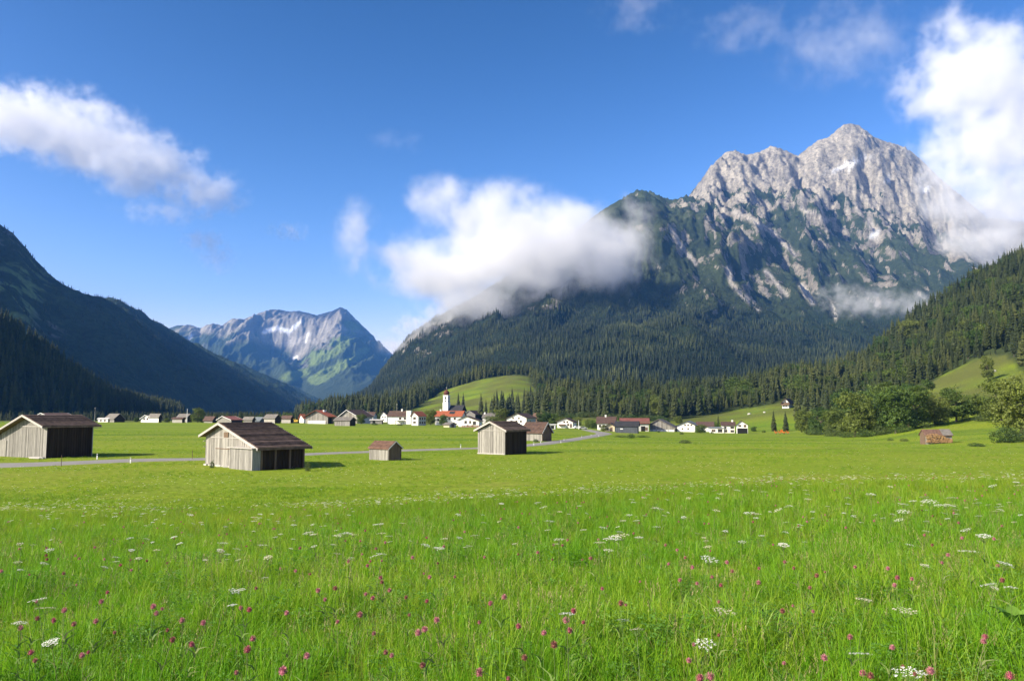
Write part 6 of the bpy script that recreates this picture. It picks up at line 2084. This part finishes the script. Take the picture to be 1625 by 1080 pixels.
UM = [(31, 989, 1), (81, 1019, 1), (60, 952, 1), (73, 965, 1), (166, 900, 1.1), (28, 892, .9), (425, 884, 1.1), (536, 850, 1.7), (545, 847, 1.6), (497, 848, 1.3), (372, 938, 1), (381, 936, 1), (276, 852, 1.2), (369, 960, .8), (552, 846, 1.5), (596, 882, 1.3),
      (606, 879, 1.3), (676, 865, 1.4), (872, 827, 1.7), (975, 853, 1.6), (987, 850, 1.7), (966, 855, 1.5), (952, 861, 1.5), (965, 873, 1.3), (1040, 806, 1.7), (1048, 808, 1.5), (1014, 853, 1.6), (1010, 826, 1.2), (887, 856, 1.2), (989, 984, .9), (1010, 999, 1),
      (900, 974, 1.1), (729, 853, 1), (638, 830, 1.1), (1382, 784, 1.8), (1449, 795, 1.8), (1467, 789, 1.9), (1475, 796, 2.0), (1510, 790, 1.9), (1508, 803, 2.0), (1500, 801, 1.6), (1434, 800, 1.7), (1434, 812, 1.6), (1613, 765, 2.0), (1618, 770, 2.0), (1575, 771, 1.8),
      (1243, 865, 1.4), (1126, 888, 1.5), (1561, 851, 2.0), (1536, 875, 1.6), (1596, 895, 1.8), (1372, 952, 1.3), (1437, 969, 1.2), (1150, 971, 1.2), (1442, 1067, 1.2), (1189, 814, 1.8), (1137, 810, 1.6), (1569, 928, 1.1), (1578, 933, .9), (1603, 932, 1), (1120, 1022, .9),
      (1365, 1038, .9), (1588, 809, 1.3), (1283, 792, 1.4), (1345, 790, 1.4), (1413, 772, 1.4), (1120, 858, .8), (1468, 897, .9), (1426, 789, 1.2)]


def flower_label(kind, px, row, D):
    near = 'close to the camera' if D < 6 else ('some metres into the grass' if D < 13 else 'near the bank crest')
    side = 'towards the left edge' if px < 400 else ('left of the middle' if px < 812 else ('right of the middle' if px < 1220 else 'towards the right edge'))
    nm = 'pink red clover blossom' if kind == 'c' else 'flat white umbel flower'
    return '%s in the grass %s, %s' % (nm, near, side), '%s %s, %s' % ('clover blossoms' if kind == 'c' else 'white umbels', near, side)


rl = random.Random(99)
for (px, row) in CL:
    h_ = hit(px, row, .34)
    if not h_: continue
    lb, gp = flower_label('c', px, row, h_[1]); flower('c', h_[0], h_[1], h_[2] + .34, rl.uniform(.85, 1.2), lb, gp)
for (px, row, s_) in UM:
    h_ = hit(px, row, .42)
    if not h_: continue
    lb, gp = flower_label('u', px, row, h_[1]); flower('u', h_[0], h_[1], h_[2] + .42, s_ * rl.uniform(.75, .95), lb, gp)
for i in range(45):
    px = rl.uniform(0, 1625); row = rl.uniform(870, 1078)
    h_ = hit(px, row, .30)
    lb, gp = flower_label('c', px, row, h_[1]); flower('c', h_[0], h_[1], h_[2] + rl.uniform(.22, .31), rl.uniform(.6, .95), lb, gp)
for i in range(120):
    px = rl.uniform(0, 1625)
    base = 850 - 60 * (px / 1625)
    row = base + abs(rl.gauss(0, 28))
    h_ = hit(px, row, .40)
    if not h_ or h_[1] > 30: continue
    lb, gp = flower_label('u', px, row, h_[1]); flower('u', h_[0], h_[1], h_[2] + rl.uniform(.3, .42), rl.uniform(.55, 1.1), lb, gp)
# uncounted far blossoms
n = 5200
Y = 6 + 34 * gg.random(n) ** .8; X = gg.uniform(-.72, .72, n) * Y
dn = sstep(-.1, .4, fbm(X / 3.5, Y / 3.5, 3, 331)) * sstep(9, 18, Y)
k = gg.random(n) < dn; X, Y = X[k], Y[k]; n = len(X)
S = gg.uniform(.5, 1.35, n)
scatter('far_umbels', np.stack([X, Y, G(X, Y) + gg.uniform(.24, .42, n)], -1), np.stack([gg.normal(0, .15, n), gg.normal(0, .15, n), gg.uniform(0, 6, n)], -1), np.stack([S, S, S], -1), gg.integers(0, 3, n), UMH, 'sprinkling of tiny white umbels along the crest of the bank')
n = 350
Y = 6 + 20 * gg.random(n); X = gg.uniform(-.72, .72, n) * Y
S = gg.uniform(.7, 1.2, n)
scatter('far_clover', np.stack([X, Y, G(X, Y) + gg.uniform(.22, .33, n)], -1), np.stack([gg.normal(0, .15, n), gg.normal(0, .15, n), gg.uniform(0, 6, n)], -1), np.stack([S, S, S], -1), gg.integers(0, 3, n), CLH, 'scattered small clover blossoms farther up the meadow')
n = 9000
Y = 38 + 150 * gg.random(n) ** 1.2; X = gg.uniform(-.72, .72, n) * Y
dn = sstep(-.3, .3, fbm(X / 12, Y / 12, 3, 341)) * np.where(Y > 95, .5, 1)
k = (gg.random(n) < dn) & off_road(X, Y); X, Y = X[k], Y[k]; n = len(X)
S = gg.uniform(.8, 1.7, n)
scatter('field_blossoms', np.stack([X, Y, G(X, Y) + gg.uniform(.12, .24, n)], -1), np.zeros((n, 3)), np.stack([S, S, S * 2], -1), gg.integers(0, 3, n), UMH, 'tiny pale blossoms speckling the flat field')
# a dock leaf rosette and grassy roadside fringe
x, y, z = at(1618, 1030)
T = empty('dock_plant', (x, y, z + .12), .3, 'broad leaved dock plant at the lower right corner of the meadow', 'plant')
for i in range(6):
    v_, f_ = [], []
    for j in range(7):
        t = j / 6; w = .045 * math.sin(math.pi * min(t * 1.05 + .06, 1)) ; v_ += [(t * .17, -w, .08 * math.sin(t * 2)), (t * .17, 0, .08 * math.sin(t * 2) - .008), (t * .17, w, .08 * math.sin(t * 2))]
    for j in range(6):
        for q in range(2): f_.append((j * 3 + q, j * 3 + q + 1, (j + 1) * 3 + q + 1, (j + 1) * 3 + q))
    o = mobj('leaf', mesh('leaf', v_, f_, M_clover, True), T); o.rotation_euler = (0, -.25, i * 1.05)
